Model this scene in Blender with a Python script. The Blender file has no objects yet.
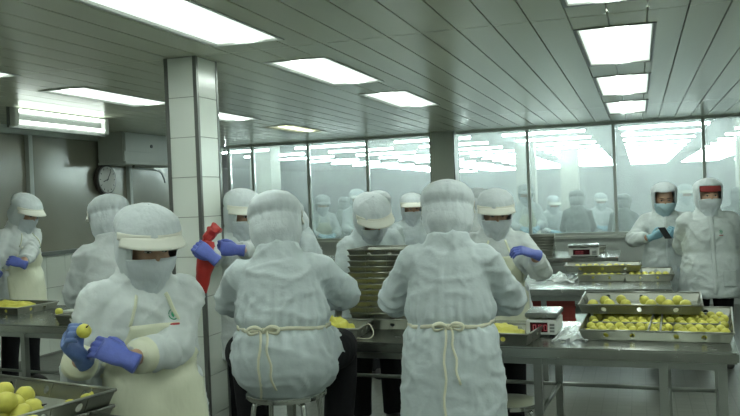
import bpy, bmesh, math, random
import numpy as np
from mathutils import Vector, Matrix, noise
from mathutils.bvhtree import BVHTree

PI = math.pi
random.seed(7)
scene = bpy.context.scene
COL = scene.collection

# ------------------------------------------------------------------ camera
F_PX, W_PX, H_PX = 820.0, 740.0, 416.0
YAW, PITCH, ROLL = math.radians(18.188), math.radians(0.6676), math.radians(2.2452)
CAM = Vector((0.0, 0.0, 1.55))
_f = Vector((-math.sin(YAW), math.cos(YAW), 0)); _r = Vector((math.cos(YAW), math.sin(YAW), 0)); _d = Vector((0, 0, -1))
_f2 = _f * math.cos(PITCH) + _d * math.sin(PITCH); _d2 = _d * math.cos(PITCH) - _f * math.sin(PITCH)
_r3 = _r * math.cos(ROLL) + _d2 * math.sin(ROLL); _d3 = _d2 * math.cos(ROLL) - _r * math.sin(ROLL)
cam_data = bpy.data.cameras.new('camera')
cam_data.sensor_width = 36.0
cam_data.lens = F_PX / W_PX * 36.0
cam = bpy.data.objects.new('camera', cam_data)
COL.objects.link(cam)
_up = -_d3; _bk = -_f2
cam.matrix_world = Matrix(((_r3.x, _up.x, _bk.x, CAM.x), (_r3.y, _up.y, _bk.y, CAM.y), (_r3.z, _up.z, _bk.z, CAM.z), (0, 0, 0, 1)))
scene.camera = cam

# ------------------------------------------------------------------ world, exposure
world = bpy.data.worlds.new('world'); scene.world = world; world.use_nodes = True
world.node_tree.nodes['Background'].inputs[0].default_value = (0.55, 0.6, 0.58, 1)
world.node_tree.nodes['Background'].inputs[1].default_value = 0.2
scene.view_settings.view_transform = 'Standard'
scene.view_settings.look = 'None'
scene.view_settings.gamma = 1.0
scene.view_settings.use_curve_mapping = False
scene.view_settings.exposure = 1.02
LIGHT_COL = (0.88, 1.0, 0.915)
PANEL_E = 10.0          # recessed ceiling panels
STEAM = 0.035
TUBE_E = 3.2           # bare tubes

# ------------------------------------------------------------------ helpers
def ray(px, py):
    return _r3 * ((px - 370) / F_PX) + _d3 * ((py - 208) / F_PX) + _f2
def at(px, py, z):
    "world point seen at a pixel at a given distance along the optical axis"
    return CAM + ray(px, py) * z
def ground(px, z):
    p = at(px, 208, z); return Vector((p.x, p.y, 0))

def tag(o, label=None, cat=None, group=None, kind=None):
    if label: o['label'] = label
    if cat: o['category'] = cat
    if group: o['group'] = group
    if kind: o['kind'] = kind
    return o
def empty(name, loc=(0, 0, 0), rz=0.0, label=None, cat=None, group=None):
    o = bpy.data.objects.new(name, None); COL.objects.link(o)
    o.empty_display_size = 0.1
    o.location = loc; o.rotation_euler = (0, 0, rz)
    return tag(o, label, cat, group)
def mesh_obj(name, me, mat=None, parent=None, mtx=None):
    o = bpy.data.objects.new(name, me); COL.objects.link(o)
    if mat is not None and not me.materials: me.materials.append(mat)
    if parent is not None: o.parent = parent
    if mtx is not None: o.matrix_local = mtx
    return o
def bm_mesh(bm, name='mesh', smooth=False, mat=None):
    me = bpy.data.meshes.new(name)
    bmesh.ops.recalc_face_normals(bm, faces=bm.faces[:])
    bm.to_mesh(me); bm.free()
    if smooth: me.shade_smooth()
    if mat is not None: me.materials.append(mat)
    return me
def obj(name, bm, mat, parent=None, smooth=False):
    return mesh_obj(name, bm_mesh(bm, name, smooth), mat, parent)
def box(bm, x0, x1, y0, y1, z0, z1, mtx=None):
    vs = [bm.verts.new(Vector(p)) for p in ((x0,y0,z0),(x1,y0,z0),(x1,y1,z0),(x0,y1,z0),(x0,y0,z1),(x1,y0,z1),(x1,y1,z1),(x0,y1,z1))]
    if mtx is not None:
        for v in vs: v.co = mtx @ v.co
    for f in ((0,3,2,1),(4,5,6,7),(0,1,5,4),(1,2,6,5),(2,3,7,6),(3,0,4,7)):
        bm.faces.new([vs[i] for i in f])
    return bm
def mkbox(name, mat, parent, x0, x1, y0, y1, z0, z1, bevel=0.0, kind=None):
    bm = bmesh.new(); box(bm, min(x0,x1), max(x0,x1), min(y0,y1), max(y0,y1), min(z0,z1), max(z0,z1))
    if bevel: bmesh.ops.bevel(bm, geom=bm.edges[:], offset=bevel, segments=2, affect='EDGES')
    o = obj(name, bm, mat, parent)
    if kind: o['kind'] = kind
    return o
def frame_at(pts, i):
    a = pts[max(0, i - 1)]; b = pts[min(len(pts) - 1, i + 1)]
    t = (b - a)
    return t.normalized() if t.length > 1e-9 else Vector((0, 0, 1))
def tube(bm, pts, radii, n=10, cap=True, flat=1.0):
    "tube along points, parallel-transported frame"
    pts = [Vector(p) for p in pts]
    if not hasattr(radii, '__len__'): radii = [radii] * len(pts)
    t0 = frame_at(pts, 0)
    u = t0.orthogonal().normalized()
    rings = []
    for i, p in enumerate(pts):
        t = frame_at(pts, i)
        u = (u - t * u.dot(t))
        u = u.normalized() if u.length > 1e-6 else t.orthogonal().normalized()
        v = t.cross(u)
        rings.append([bm.verts.new(p + (u * math.cos(2*PI*k/n) + v * math.sin(2*PI*k/n) * flat) * radii[i]) for k in range(n)])
    for a, b in zip(rings[:-1], rings[1:]):
        for k in range(n):
            bm.faces.new((a[k], a[(k+1) % n], b[(k+1) % n], b[k]))
    if cap:
        bm.faces.new(rings[0][::-1]); bm.faces.new(rings[-1])
    return bm
def smooth_path(pts, radii, sub=5):
    "Catmull-Rom resample"
    pts = [Vector(p) for p in pts]; P = [pts[0]] + pts + [pts[-1]]; Rr = [radii[0]] + list(radii) + [radii[-1]]
    op, orr = [], []
    for i in range(1, len(P) - 2):
        for s in range(sub):
            t = s / sub
            c = lambda a, b, cc, d: 0.5 * ((2*b) + (-a + cc)*t + (2*a - 5*b + 4*cc - d)*t*t + (-a + 3*b - 3*cc + d)*t*t*t)
            op.append(c(P[i-1], P[i], P[i+1], P[i+2])); orr.append(c(Rr[i-1], Rr[i], Rr[i+1], Rr[i+2]))
    op.append(pts[-1]); orr.append(radii[-1])
    return op, orr
def ring_loft(bm, rings, n=28, cap=True):
    "rings: (center, ax_u, ax_v, ru, rv, exponent)"
    R = []
    for c, u, v, ru, rv, e in rings:
        row = []
        for k in range(n):
            a = 2*PI*k/n; ca, sa = math.cos(a), math.sin(a)
            x = math.copysign(abs(ca) ** (2/e), ca) * ru; y = math.copysign(abs(sa) ** (2/e), sa) * rv
            row.append(bm.verts.new(c + u*x + v*y))
        R.append(row)
    for a, b in zip(R[:-1], R[1:]):
        for k in range(n): bm.faces.new((a[k], a[(k+1) % n], b[(k+1) % n], b[k]))
    if cap:
        bm.faces.new(R[0][::-1]); bm.faces.new(R[-1])
    return bm
def ellipsoid(bm, c, r, seg=20, rot=None):
    m = Matrix.Translation(Vector(c)) @ (rot.to_4x4() if rot is not None else Matrix.Identity(4)) @ Matrix.Diagonal((r[0], r[1], r[2], 1))
    bmesh.ops.create_uvsphere(bm, u_segments=seg, v_segments=max(8, seg*2//3), radius=1.0, matrix=m)
def cyl(bm, c, r, h, seg=24, r2=None, axis='Z'):
    rot = {'Z': Matrix.Identity(4), 'X': Matrix.Rotation(PI/2, 4, 'Y'), 'Y': Matrix.Rotation(PI/2, 4, 'X')}[axis]
    bmesh.ops.create_cone(bm, cap_ends=True, segments=seg, radius1=r, radius2=r if r2 is None else r2, depth=h, matrix=Matrix.Translation(Vector(c)) @ rot)
TMP = bpy.data.scenes.new('workbench')
def remesh(bm, voxel, smooth_it=4, name='surface'):
    "fuse overlapping closed shells into one continuous surface"
    me = bm_mesh(bm, 'raw')
    o = bpy.data.objects.new('raw', me); TMP.collection.objects.link(o)
    m = o.modifiers.new('r', 'REMESH'); m.mode = 'VOXEL'; m.voxel_size = voxel; m.use_smooth_shade = True
    s = o.modifiers.new('s', 'SMOOTH'); s.factor = 0.5; s.iterations = smooth_it
    vl = TMP.view_layers[0]; vl.update()
    dg = vl.depsgraph
    out = bpy.data.meshes.new_from_object(o.evaluated_get(dg))
    out.name = name
    bpy.data.objects.remove(o); bpy.data.meshes.remove(me)
    out.shade_smooth()
    return out
def smoothstep(a, b, x):
    t = min(1, max(0, (x - a) / (b - a))); return t*t*(3 - 2*t)

# ------------------------------------------------------------------ materials
def mat(name, col, rough=0.6, metal=0.0, spec=0.5, emit=None, estr=0.0, trans=0.0, sheen=0.0, sub=0.0):
    m = bpy.data.materials.new(name); m.use_nodes = True
    b = m.node_tree.nodes['Principled BSDF']
    b.inputs['Base Color'].default_value = (*col, 1); b.inputs['Roughness'].default_value = rough
    b.inputs['Metallic'].default_value = metal; b.inputs['Specular IOR Level'].default_value = spec
    if emit: b.inputs['Emission Color'].default_value = (*emit, 1); b.inputs['Emission Strength'].default_value = estr
    if trans: b.inputs['Transmission Weight'].default_value = trans
    if sheen: b.inputs['Sheen Weight'].default_value = sheen
    if sub: b.inputs['Subsurface Weight'].default_value = sub; b.inputs['Subsurface Radius'].default_value = (0.01, 0.006, 0.004)
    return m
def vary(m, scale=8.0, amount=0.12, bump=0.0, bscale=40.0, stretch=(1, 1, 1), dist=0.01, detail=4.0, rough_amt=0.0):
    "noise variation of colour (and relief) in object space"
    nt = m.node_tree; N = nt.nodes; L = nt.links; b = N['Principled BSDF']
    tc = N.new('ShaderNodeTexCoord'); mp = N.new('ShaderNodeMapping'); mp.inputs['Scale'].default_value = stretch
    L.new(tc.outputs['Object'], mp.inputs['Vector'])
    n = N.new('ShaderNodeTexNoise'); n.inputs['Scale'].default_value = scale; n.inputs['Detail'].default_value = detail
    L.new(mp.outputs[0], n.inputs['Vector'])
    base = b.inputs['Base Color'].default_value[:]
    mix = N.new('ShaderNodeMix'); mix.data_type = 'RGBA'
    mix.inputs[6].default_value = tuple(max(0, c*(1 - amount)) for c in base[:3]) + (1,)
    mix.inputs[7].default_value = tuple(min(1, c*(1 + amount)) for c in base[:3]) + (1,)
    L.new(n.outputs['Fac'], mix.inputs[0]); L.new(mix.outputs[2], b.inputs['Base Color'])
    if rough_amt:
        mr = N.new('ShaderNodeMapRange'); r = b.inputs['Roughness'].default_value
        mr.inputs[3].default_value = max(0.02, r - rough_amt); mr.inputs[4].default_value = min(1, r + rough_amt)
        L.new(n.outputs['Fac'], mr.inputs[0]); L.new(mr.outputs[0], b.inputs['Roughness'])
    if bump:
        n2 = N.new('ShaderNodeTexNoise'); n2.inputs['Scale'].default_value = bscale; n2.inputs['Detail'].default_value = 3.0
        L.new(mp.outputs[0], n2.inputs['Vector'])
        bp = N.new('ShaderNodeBump'); bp.inputs['Strength'].default_value = bump; bp.inputs['Distance'].default_value = dist
        L.new(n2.outputs['Fac'], bp.inputs['Height']); L.new(bp.outputs['Normal'], b.inputs['Normal'])
    return m
M = {}
M['coat'] = vary(mat('coat_cotton', (0.60, 0.645, 0.640), 0.85, spec=0.15, sheen=0.1), 6, 0.05, 0.22, 16, (1, 1, 1), 0.03)
M['coat_b'] = vary(mat('coat_cotton_blueish', (0.54, 0.605, 0.615), 0.85, spec=0.15, sheen=0.1), 6, 0.05, 0.22, 15, (1, 1, 1), 0.03)
M['coat_plastic'] = vary(mat('coat_nylon', (0.56, 0.615, 0.605), 0.5, spec=0.35), 6, 0.06, 0.3, 15, (1, 1, 1), 0.03)
M['coat_backlit_grey'] = vary(mat('coat_backlit_grey', (0.24, 0.27, 0.26), 0.85, spec=0.15), 6, 0.06, 0.4, 14, (1, 1, 0.5), 0.03)  # coat colour darkened to stand in for backlit figures behind hazy glass
M['hood'] = vary(mat('hood_cotton', (0.61, 0.665, 0.68), 0.85, spec=0.15, sheen=0.15), 10, 0.05, 0.4, 24, (1, 1, 0.7), 0.02)
M['hood_backlit_grey'] = vary(mat('hood_backlit_cotton', (0.30, 0.33, 0.33), 0.85, spec=0.15), 10, 0.05, 0.4, 24, (1, 1, 0.7), 0.02)  # hood greyed in its colour the same way, as seen against bright lamps
M['mask'] = vary(mat('mask_cloth', (0.56, 0.615, 0.64), 0.9, spec=0.1), 10, 0.05, 0.4, 30, (1, 1, 1), 0.015)
M['mask_blue'] = vary(mat('mask_surgical', (0.40, 0.55, 0.60), 0.9, spec=0.1), 10, 0.05)
M['brim'] = vary(mat('brim_cloth', (0.74, 0.745, 0.66), 0.8, spec=0.2), 12, 0.04)
M['apron'] = vary(mat('apron_vinyl', (0.70, 0.72, 0.55), 0.4, spec=0.4), 5, 0.06, 0.35, 12, (1, 1, 0.5), 0.02)
M['tie'] = vary(mat('tie_cream', (0.72, 0.71, 0.55), 0.7), 20, 0.06)
M['glove'] = vary(mat('glove_nitrile_blue', (0.115, 0.155, 0.50), 0.45, spec=0.4), 40, 0.18, 0.4, 90, (1, 1, 1), 0.004)
M['glove_dark'] = vary(mat('glove_nitrile_teal', (0.10, 0.165, 0.36), 0.4, spec=0.45), 40, 0.2, 0.4, 90, (1, 1, 1), 0.004)
M['glove_light'] = vary(mat('glove_pale_blue', (0.25, 0.46, 0.56), 0.5), 40, 0.15, 0.3, 90, (1, 1, 1), 0.004)
M['trousers'] = vary(mat('trousers_black', (0.014, 0.014, 0.016), 0.9, spec=0.2), 10, 0.3, 0.4, 20, (1, 1, .5), 0.02)
M['boot'] = vary(mat('shoe_dark', (0.03, 0.028, 0.028), 0.5), 20, 0.2)
M['shoe_red'] = vary(mat('shoe_red_brown', (0.22, 0.07, 0.05), 0.5), 20, 0.2)
M['skin'] = vary(mat('skin', (0.50, 0.315, 0.215), 0.55, spec=0.35, sub=0.1), 25, 0.08)
M['eye'] = mat('eye_white', (0.6, 0.58, 0.54), 0.25)
M['iris'] = mat('iris_dark', (0.012, 0.008, 0.006), 0.2)
M['brow'] = mat('brow_hair', (0.02, 0.014, 0.011), 0.8)
M['steel'] = vary(mat('stainless_steel', (0.36, 0.375, 0.34), 0.24, metal=0.92), 14, 0.10, 0.03, 30, (1, 1, 1), 0.003, rough_amt=0.10)
M['steel_leg'] = vary(mat('stainless_leg', (0.42, 0.44, 0.41), 0.35, metal=0.9), 14, 0.1)
M['tray'] = vary(mat('tray_steel', (0.30, 0.31, 0.27), 0.33, metal=0.95), 20, 0.10, 0.04, 25, (1, 1, 1), 0.003, rough_amt=0.08)
M['chrome'] = mat('chrome', (0.65, 0.66, 0.63), 0.14, metal=1.0)
M['fruit'] = vary(mat('fruit_yellow', (0.66, 0.62, 0.11), 0.5, spec=0.4), 2.0, 0.12)
def per_fruit(m):
    nt = m.node_tree; b = nt.nodes['Principled BSDF']; src = b.inputs['Base Color'].links[0].from_socket
    oi = nt.nodes.new('ShaderNodeObjectInfo'); hs = nt.nodes.new('ShaderNodeHueSaturation'); mr = nt.nodes.new('ShaderNodeMapRange')
    mr.inputs[3].default_value = 0.74; mr.inputs[4].default_value = 1.08
    nt.links.new(oi.outputs['Random'], mr.inputs[0]); nt.links.new(mr.outputs[0], hs.inputs['Value']); nt.links.new(src, hs.inputs['Color']); nt.links.new(hs.outputs[0], b.inputs['Base Color'])
per_fruit(M['fruit'])
M['stem'] = mat('stem_dark', (0.025, 0.02, 0.03), 0.6)
M['red_bag'] = vary(mat('bag_red_vinyl', (0.48, 0.035, 0.03), 0.35, spec=0.5), 12, 0.2, 0.4, 18, (1, 1, 1), 0.02)
M['red'] = vary(mat('crate_red', (0.33, 0.045, 0.035), 0.5), 12, 0.2)
M['cap_red'] = mat('cap_red', (0.33, 0.04, 0.035), 0.7)
M['tile'] = vary(mat('tile_white', (0.78, 0.83, 0.76), 0.2, spec=0.5), 3, 0.05)
M['grout'] = mat('grout', (0.30, 0.31, 0.28), 0.9)
M['wall_white'] = vary(mat('wall_paint', (0.55, 0.59, 0.56), 0.6), 2, 0.07)
M['trim'] = vary(mat('corner_trim', (0.17, 0.18, 0.165), 0.35, metal=0.5), 10, 0.1)
M['alu'] = vary(mat('aluminium', (0.58, 0.62, 0.58), 0.45, metal=0.1), 10, 0.08)
M['alu_dark'] = vary(mat('aluminium_dark', (0.20, 0.215, 0.20), 0.4, metal=0.5), 10, 0.1)
M['ceil'] = vary(mat('ceiling_panel_paint', (0.66, 0.69, 0.555), 0.22, spec=0.4), 1.2, 0.06, 0.03, 6, (1, 0.3, 1), 0.01)
M['ceil_gap'] = mat('ceiling_gap', (0.24, 0.25, 0.21), 0.8)
M['dark_panel'] = vary(mat('tinted_panel', (0.30, 0.295, 0.235), 0.17, spec=0.9), 1.5, 0.25)
M['clock_rim'] = vary(mat('clock_rim', (0.055, 0.045, 0.038), 0.35), 10, 0.1)
M['clock_face'] = mat('clock_face', (0.42, 0.41, 0.36), 0.35)
M['black'] = mat('black_plastic', (0.012, 0.012, 0.013), 0.45)
M['white_plastic'] = vary(mat('white_plastic', (0.62, 0.64, 0.60), 0.4), 10, 0.04)
M['ac'] = vary(mat('ac_casing', (0.5, 0.53, 0.49), 0.45), 4, 0.06)
M['display'] = mat('display_glass', (0.035, 0.006, 0.008), 0.12)
M['digit'] = mat('digit_red', (0.30, 0.04, 0.05), 0.4, emit=(1.0, 0.16, 0.2), estr=0.06)
M['logo_green'] = mat('logo_green', (0.05, 0.33, 0.17), 0.7)
M['logo_red'] = mat('logo_red', (0.55, 0.10, 0.10), 0.7)
M['film'] = None
def node_mats():
    # recessed panel light: prismatic cover, tube glowing brighter along the middle
    m = bpy.data.materials.new('light_cover'); m.use_nodes = True; nt = m.node_tree; N = nt.nodes; L = nt.links
    b = N['Principled BSDF']; b.inputs['Base Color'].default_value = (0.75, 0.8, 0.8, 1); b.inputs['Roughness'].default_value = 0.35
    tc = N.new('ShaderNodeTexCoord'); sep = N.new('ShaderNodeSeparateXYZ'); L.new(tc.outputs['Generated'], sep.inputs[0])
    cr = N.new('ShaderNodeValToRGB'); L.new(sep.outputs['X'], cr.inputs[0])
    e = cr.color_ramp.elements; e[0].position = 0.0; e[0].color = (0.042,)*3 + (1,); e[1].position = 1.0; e[1].color = (0.042,)*3 + (1,)
    for p, v in ((0.30, 0.10), (0.40, 1.0), (0.60, 1.0), (0.70, 0.10)):
        q = e.new(p); q.color = (v, v, v, 1)
    mu = N.new('ShaderNodeMath'); mu.operation = 'MULTIPLY'; mu.inputs[1].default_value = PANEL_E
    L.new(cr.outputs[0], mu.inputs[0]); L.new(mu.outputs[0], b.inputs['Emission Strength'])
    b.inputs['Emission Color'].default_value = (*LIGHT_COL, 1)
    M['cover'] = m
    M['cover_warm'] = m2 = m.copy(); m2.name = 'light_cover_old'
    m2.node_tree.nodes['Principled BSDF'].inputs['Emission Color'].default_value = (0.95, 1.0, 0.62, 1)
    for n in m2.node_tree.nodes:
        if n.type == 'MATH': n.inputs[1].default_value = PANEL_E * 0.35
    M['tube'] = mat('fluorescent_tube', (0.8, 0.85, 0.85), 0.4, emit=LIGHT_COL, estr=TUBE_E)
    M['tube_far'] = mat('fluorescent_tube_hall', (0.8, 0.85, 0.85), 0.4, emit=(0.86, 1.0, 0.97), estr=34.0)
    # glass with a film of condensation
    m = bpy.data.materials.new('misted_glass'); m.use_nodes = True; nt = m.node_tree; N = nt.nodes; L = nt.links
    N.remove(N['Principled BSDF']); out = N['Material Output']
    tr = N.new('ShaderNodeBsdfTransparent'); tr.inputs[0].default_value = (0.90, 0.95, 0.94, 1)
    tl = N.new('ShaderNodeBsdfTranslucent'); tl.inputs[0].default_value = (0.80, 0.86, 0.86, 1)
    di = N.new('ShaderNodeBsdfDiffuse'); di.inputs[0].default_value = (0.62, 0.68, 0.67, 1)
    gl = N.new('ShaderNodeBsdfGlossy'); gl.inputs['Roughness'].default_value = 0.06
    tc = N.new('ShaderNodeTexCoord'); no = N.new('ShaderNodeTexNoise'); no.inputs['Scale'].default_value = 1.4; no.inputs['Detail'].default_value = 5
    L.new(tc.outputs['Object'], no.inputs['Vector'])
    cr = N.new('ShaderNodeValToRGB'); cr.color_ramp.elements[0].position = 0.3; cr.color_ramp.elements[0].color = (0.15,)*3 + (1,)
    cr.color_ramp.elements[1].position = 0.72; cr.color_ramp.elements[1].color = (0.34,)*3 + (1,)
    L.new(no.outputs['Fac'], cr.inputs[0])
    m1 = N.new('ShaderNodeMixShader'); m1.inputs[0].default_value = 0.35; L.new(tl.outputs[0], m1.inputs[1]); L.new(di.outputs[0], m1.inputs[2])
    m2 = N.new('ShaderNodeMixShader'); L.new(cr.outputs[0], m2.inputs[0]); L.new(tr.outputs[0], m2.inputs[1]); L.new(m1.outputs[0], m2.inputs[2])
    fr = N.new('ShaderNodeFresnel'); fr.inputs[0].default_value = 1.45
    m3 = N.new('ShaderNodeMixShader'); L.new(fr.outputs[0], m3.inputs[0]); L.new(m2.outputs[0], m3.inputs[1]); L.new(gl.outputs[0], m3.inputs[2])
    L.new(m3.outputs[0], out.inputs[0])
    M['glass'] = m
    # thin plastic film
    m = bpy.data.materials.new('plastic_film'); m.use_nodes = True; nt = m.node_tree; N = nt.nodes; L = nt.links
    b = N['Principled BSDF']; b.inputs['Base Color'].default_value = (0.75, 0.8, 0.79, 1); b.inputs['Roughness'].default_value = 0.15
    tr = N.new('ShaderNodeBsdfTransparent'); mx = N.new('ShaderNodeMixShader'); mx.inputs[0].default_value = 0.45
    L.new(tr.outputs[0], mx.inputs[1]); L.new(b.outputs[0], mx.inputs[2]); L.new(mx.outputs[0], N['Material Output'].inputs[0])
    M['film'] = m
    # floor of small worn grey tiles
    m = mat('floor_tile', (0.26, 0.28, 0.245), 0.35, spec=0.45); nt = m.node_tree; N = nt.nodes; L = nt.links; b = N['Principled BSDF']
    tc = N.new('ShaderNodeTexCoord'); br = N.new('ShaderNodeTexBrick'); br.offset = 0.0
    br.inputs['Color1'].default_value = (0.20, 0.21, 0.18, 1); br.inputs['Color2'].default_value = (0.175, 0.185, 0.16, 1); br.inputs['Mortar'].default_value = (0.14, 0.15, 0.13, 1)
    br.inputs['Scale'].default_value = 1.0; br.inputs['Brick Width'].default_value = 0.1; br.inputs['Row Height'].default_value = 0.1; br.inputs['Mortar Size'].default_value = 0.004
    L.new(tc.outputs['Object'], br.inputs['Vector'])
    no = N.new('ShaderNodeTexNoise'); no.inputs['Scale'].default_value = 1.3; L.new(tc.outputs['Object'], no.inputs['Vector'])
    mx = N.new('ShaderNodeMix'); mx.data_type = 'RGBA'; mx.blend_type = 'MULTIPLY'; mx.inputs[0].default_value = 0.5
    L.new(br.outputs['Color'], mx.inputs[6]); L.new(no.outputs['Fac'], mx.inputs[7]); L.new(mx.outputs[2], b.inputs['Base Color'])
    mr = N.new('ShaderNodeMapRange'); mr.inputs[3].default_value = 0.2; mr.inputs[4].default_value = 0.5
    L.new(no.outputs['Fac'], mr.inputs[0]); L.new(mr.outputs[0], b.inputs['Roughness'])
    M['floor'] = m
node_mats()

# ================================================================== the room
ZC = 2.45                    # ceiling height
XL, XR, YB, YN = -6.1, 3.2, 11.5, -2.6
YH = 34.0                    # far end of the hall beyond the glass
SILL = 0.93
def structure(o):
    o['kind'] = 'structure'; return o

structure(mkbox('floor', M['floor'], None, XL - .2, XR + .2, YN - .1, YB + .15, -0.1, 0.0))
structure(mkbox('wall_right', M['wall_white'], None, XR, XR + 0.12, YN, YB + 0.05, 0, ZC))
structure(mkbox('wall_near', M['wall_white'], None, XL - 0.1, XR + 0.12, YN - 0.12, YN, 0, ZC))

# light fixtures: (x0, x1, y0, y1)
FIX = {}
A0, A1 = -2.25, -1.845
R0, R1 = -0.308, 0.112
L0, L1 = -4.23, -3.84
FIX['A'] = [(A0, A1, 4.82 - 1.87*k, 6.04 - 1.87*k) for k in (4, 3, 2, 1)] + [(A0, A1, 4.82, 6.04), (A0, A1, 6.69, 7.93)]
FIX['R'] = [(R0, R1, 4.75 - 2.05*k, 6.17 - 2.05*k) for k in (3, 2, 1)] + [(R0, R1, 4.75, 6.17), (R0, R1, 6.82, 8.24), (R0, R1, 8.87, 10.27)]
FIX['L'] = [(L0, L1, 5.08 - 1.87*k, 6.28 - 1.87*k) for k in (3, 2, 1)] + [(L0, L1, 5.08, 6.28), (L0, L1, 6.80, 8.0), (L0, L1, 8.9, 9.92)]
FIX['S'] = [(R0 + 1.95, R1 + 1.95, 4.75 - 2.05*k, 6.17 - 2.05*k) for k in (3, 2, 1, 0)]
ALLFIX = [f for k in FIX for f in FIX[k]]

ceiling = structure(mkbox('ceiling', M['ceil_gap'], None, XL - 0.1, XR + 0.12, YN - 0.1, YB + 0.1, ZC + 0.10, ZC + 0.18))
# long painted strips, 0.197 m wide, butted every 5 m, notched where the light fittings sit
PITCH_X = 0.197
seams = [YN, -0.6, 4.41, 9.40, YB]
k0 = math.ceil((XL + 0.322) / PITCH_X) - 1
k = k0
while -0.322 + k * PITCH_X < XR:
    x0 = max(XL, -0.322 + k * PITCH_X) ; x1 = min(XR, -0.322 + (k + 1) * PITCH_X)
    k += 1
    if x1 - x0 < 0.01: continue
    gx = 0.004
    for ya, yb in zip(seams[:-1], seams[1:]):
        ya += 0.005; yb -= 0.005
        cuts = sorted([f for f in ALLFIX if f[0] - 0.005 < x1 - gx and f[1] + 0.005 > x0 + gx and f[2] < yb and f[3] > ya], key=lambda f: f[2])
        bm = bmesh.new(); y = ya
        for f in cuts:
            if f[2] > y: box(bm, x0 + gx, x1 - gx, y, f[2], ZC, ZC + 0.02)
            if f[0] > x0 + gx + 0.004: box(bm, x0 + gx, f[0], max(ya, f[2]), min(yb, f[3]), ZC, ZC + 0.02)
            if f[1] < x1 - gx - 0.004: box(bm, f[1], x1 - gx, max(ya, f[2]), min(yb, f[3]), ZC, ZC + 0.02)
            y = min(yb, f[3])
        if y < yb: box(bm, x0 + gx, x1 - gx, y, yb, ZC, ZC + 0.02)
        if len(bm.verts): obj('ceiling_panel', bm, M['ceil'], ceiling)
        else: bm.free()

ORD = ['first', 'second', 'third', 'fourth', 'fifth', 'sixth', 'seventh', 'eighth', 'ninth', 'tenth', 'eleventh', 'twelfth', 'thirteenth', 'fourteenth', 'fifteenth', 'sixteenth', 'seventeenth', 'eighteenth', 'nineteenth', 'twentieth']
ROWNAME = {'A': 'row just before the tiled pillar', 'R': 'row above the trays of yellow fruit', 'L': 'row behind the tiled pillar', 'S': 'row nearest the plain wall'}
for key, lst in FIX.items():
    for i, (x0, x1, y0, y1) in enumerate(lst):
        t = empty('ceiling_light', ((x0 + x1)/2, (y0 + y1)/2, ZC), 0,
                  f'{ORD[len(lst)-1-i]} recessed ceiling light from the glass, {ROWNAME[key]}', 'ceiling light', 'recessed ceiling light panels')
        hx, hy = (x1 - x0)/2, (y1 - y0)/2
        bm = bmesh.new()      # housing: four inner walls
        for a in ((-hx, -hx + .012, -hy, hy), (hx - .012, hx, -hy, hy), (-hx + .012, hx - .012, -hy, -hy + .012), (-hx + .012, hx - .012, hy - .012, hy)):
            box(bm, *a, -0.002, 0.085)
        obj('housing', bm, M['white_plastic'], t)
        bm = bmesh.new()
        for a in ((-hx - .012, -hx + .006, -hy - .012, hy + .012), (hx - .006, hx + .012, -hy - .012, hy + .012), (-hx + .006, hx - .006, -hy - .012, -hy + .006), (-hx + .006, hx - .006, hy - .006, hy + .012)):
            box(bm, *a, -0.006, -0.002)
        obj('frame', bm, M['alu_dark'] if key == 'R' else M['alu'], t)
        mkbox('cover', M['cover_warm'] if (key == 'L' and i == len(lst) - 1) else M['cover'], t, -hx + .013, hx - .013, -hy + .013, hy - .013, 0.006, 0.016)

# ---------------------------------------------------------------- back wall with windows
wb = structure(empty('wall_back'))
mkbox('lower_wall', M['wall_white'], wb, XL, XR, YB, YB + 0.12, 0, SILL - 0.04)
mkbox('sill', M['alu'], wb, XL, XR, YB - 0.05, YB + 0.14, SILL - 0.04, SILL)
mkbox('head_rail', M['alu'], wb, XL, XR, YB - 0.02, YB + 0.14, ZC - 0.035, ZC + 0.1)
MULL = [XL + 0.02, -5.67, -4.74, -3.80, -2.78, -1.45, -0.30, 0.82, 1.95, XR - 0.02]
for i, (a, b) in enumerate(zip(MULL[:-1], MULL[1:])):
    w = structure(empty(f'window_{i+1}', ((a + b)/2, YB + 0.05, SILL)))
    hw = (b - a)/2
    for nm, xx in (('mullion', -hw),):
        mkbox(nm, M['alu'], w, xx - 0.02, xx + 0.02 - 0.0005, -0.04, 0.04, 0, ZC - 0.035 - SILL)
    mkbox('bottom_rail', M['alu'], w, -hw + 0.02, hw - 0.02, -0.03, 0.03, 0, 0.04)
    mkbox('pane', M['glass'], w, -hw + 0.02, hw - 0.02, -0.004, 0.004, 0.04, ZC - 0.035 - SILL)
# latch on a mullion
lt = mkbox('window_latch', M['alu'], None, -4.72 - 0.03, -4.72 + 0.03, YB - 0.035, YB + 0.004, 1.80, 1.93, 0.006)
tag(lt, 'small metal window latch on the mullion over the seated worker', 'latch')
# engaged pillar in the back wall
pb = structure(empty('pillar_2', (-2.61, YB - 0.22, 0)))
mkbox('shaft', vary(mat('pillar_grey', (0.62, 0.66, 0.59), 0.4), 3, 0.06), pb, -0.17, 0.17, 0.0, 0.38, 0, ZC - 0.001)
mkbox('corner_strip', M['alu_dark'], pb, -0.178, -0.166, -0.004, 0.016, 0, ZC - 0.001); mkbox('corner_strip', M['alu_dark'], pb, 0.166, 0.178, -0.004, 0.016, 0, ZC - 0.001)

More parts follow.
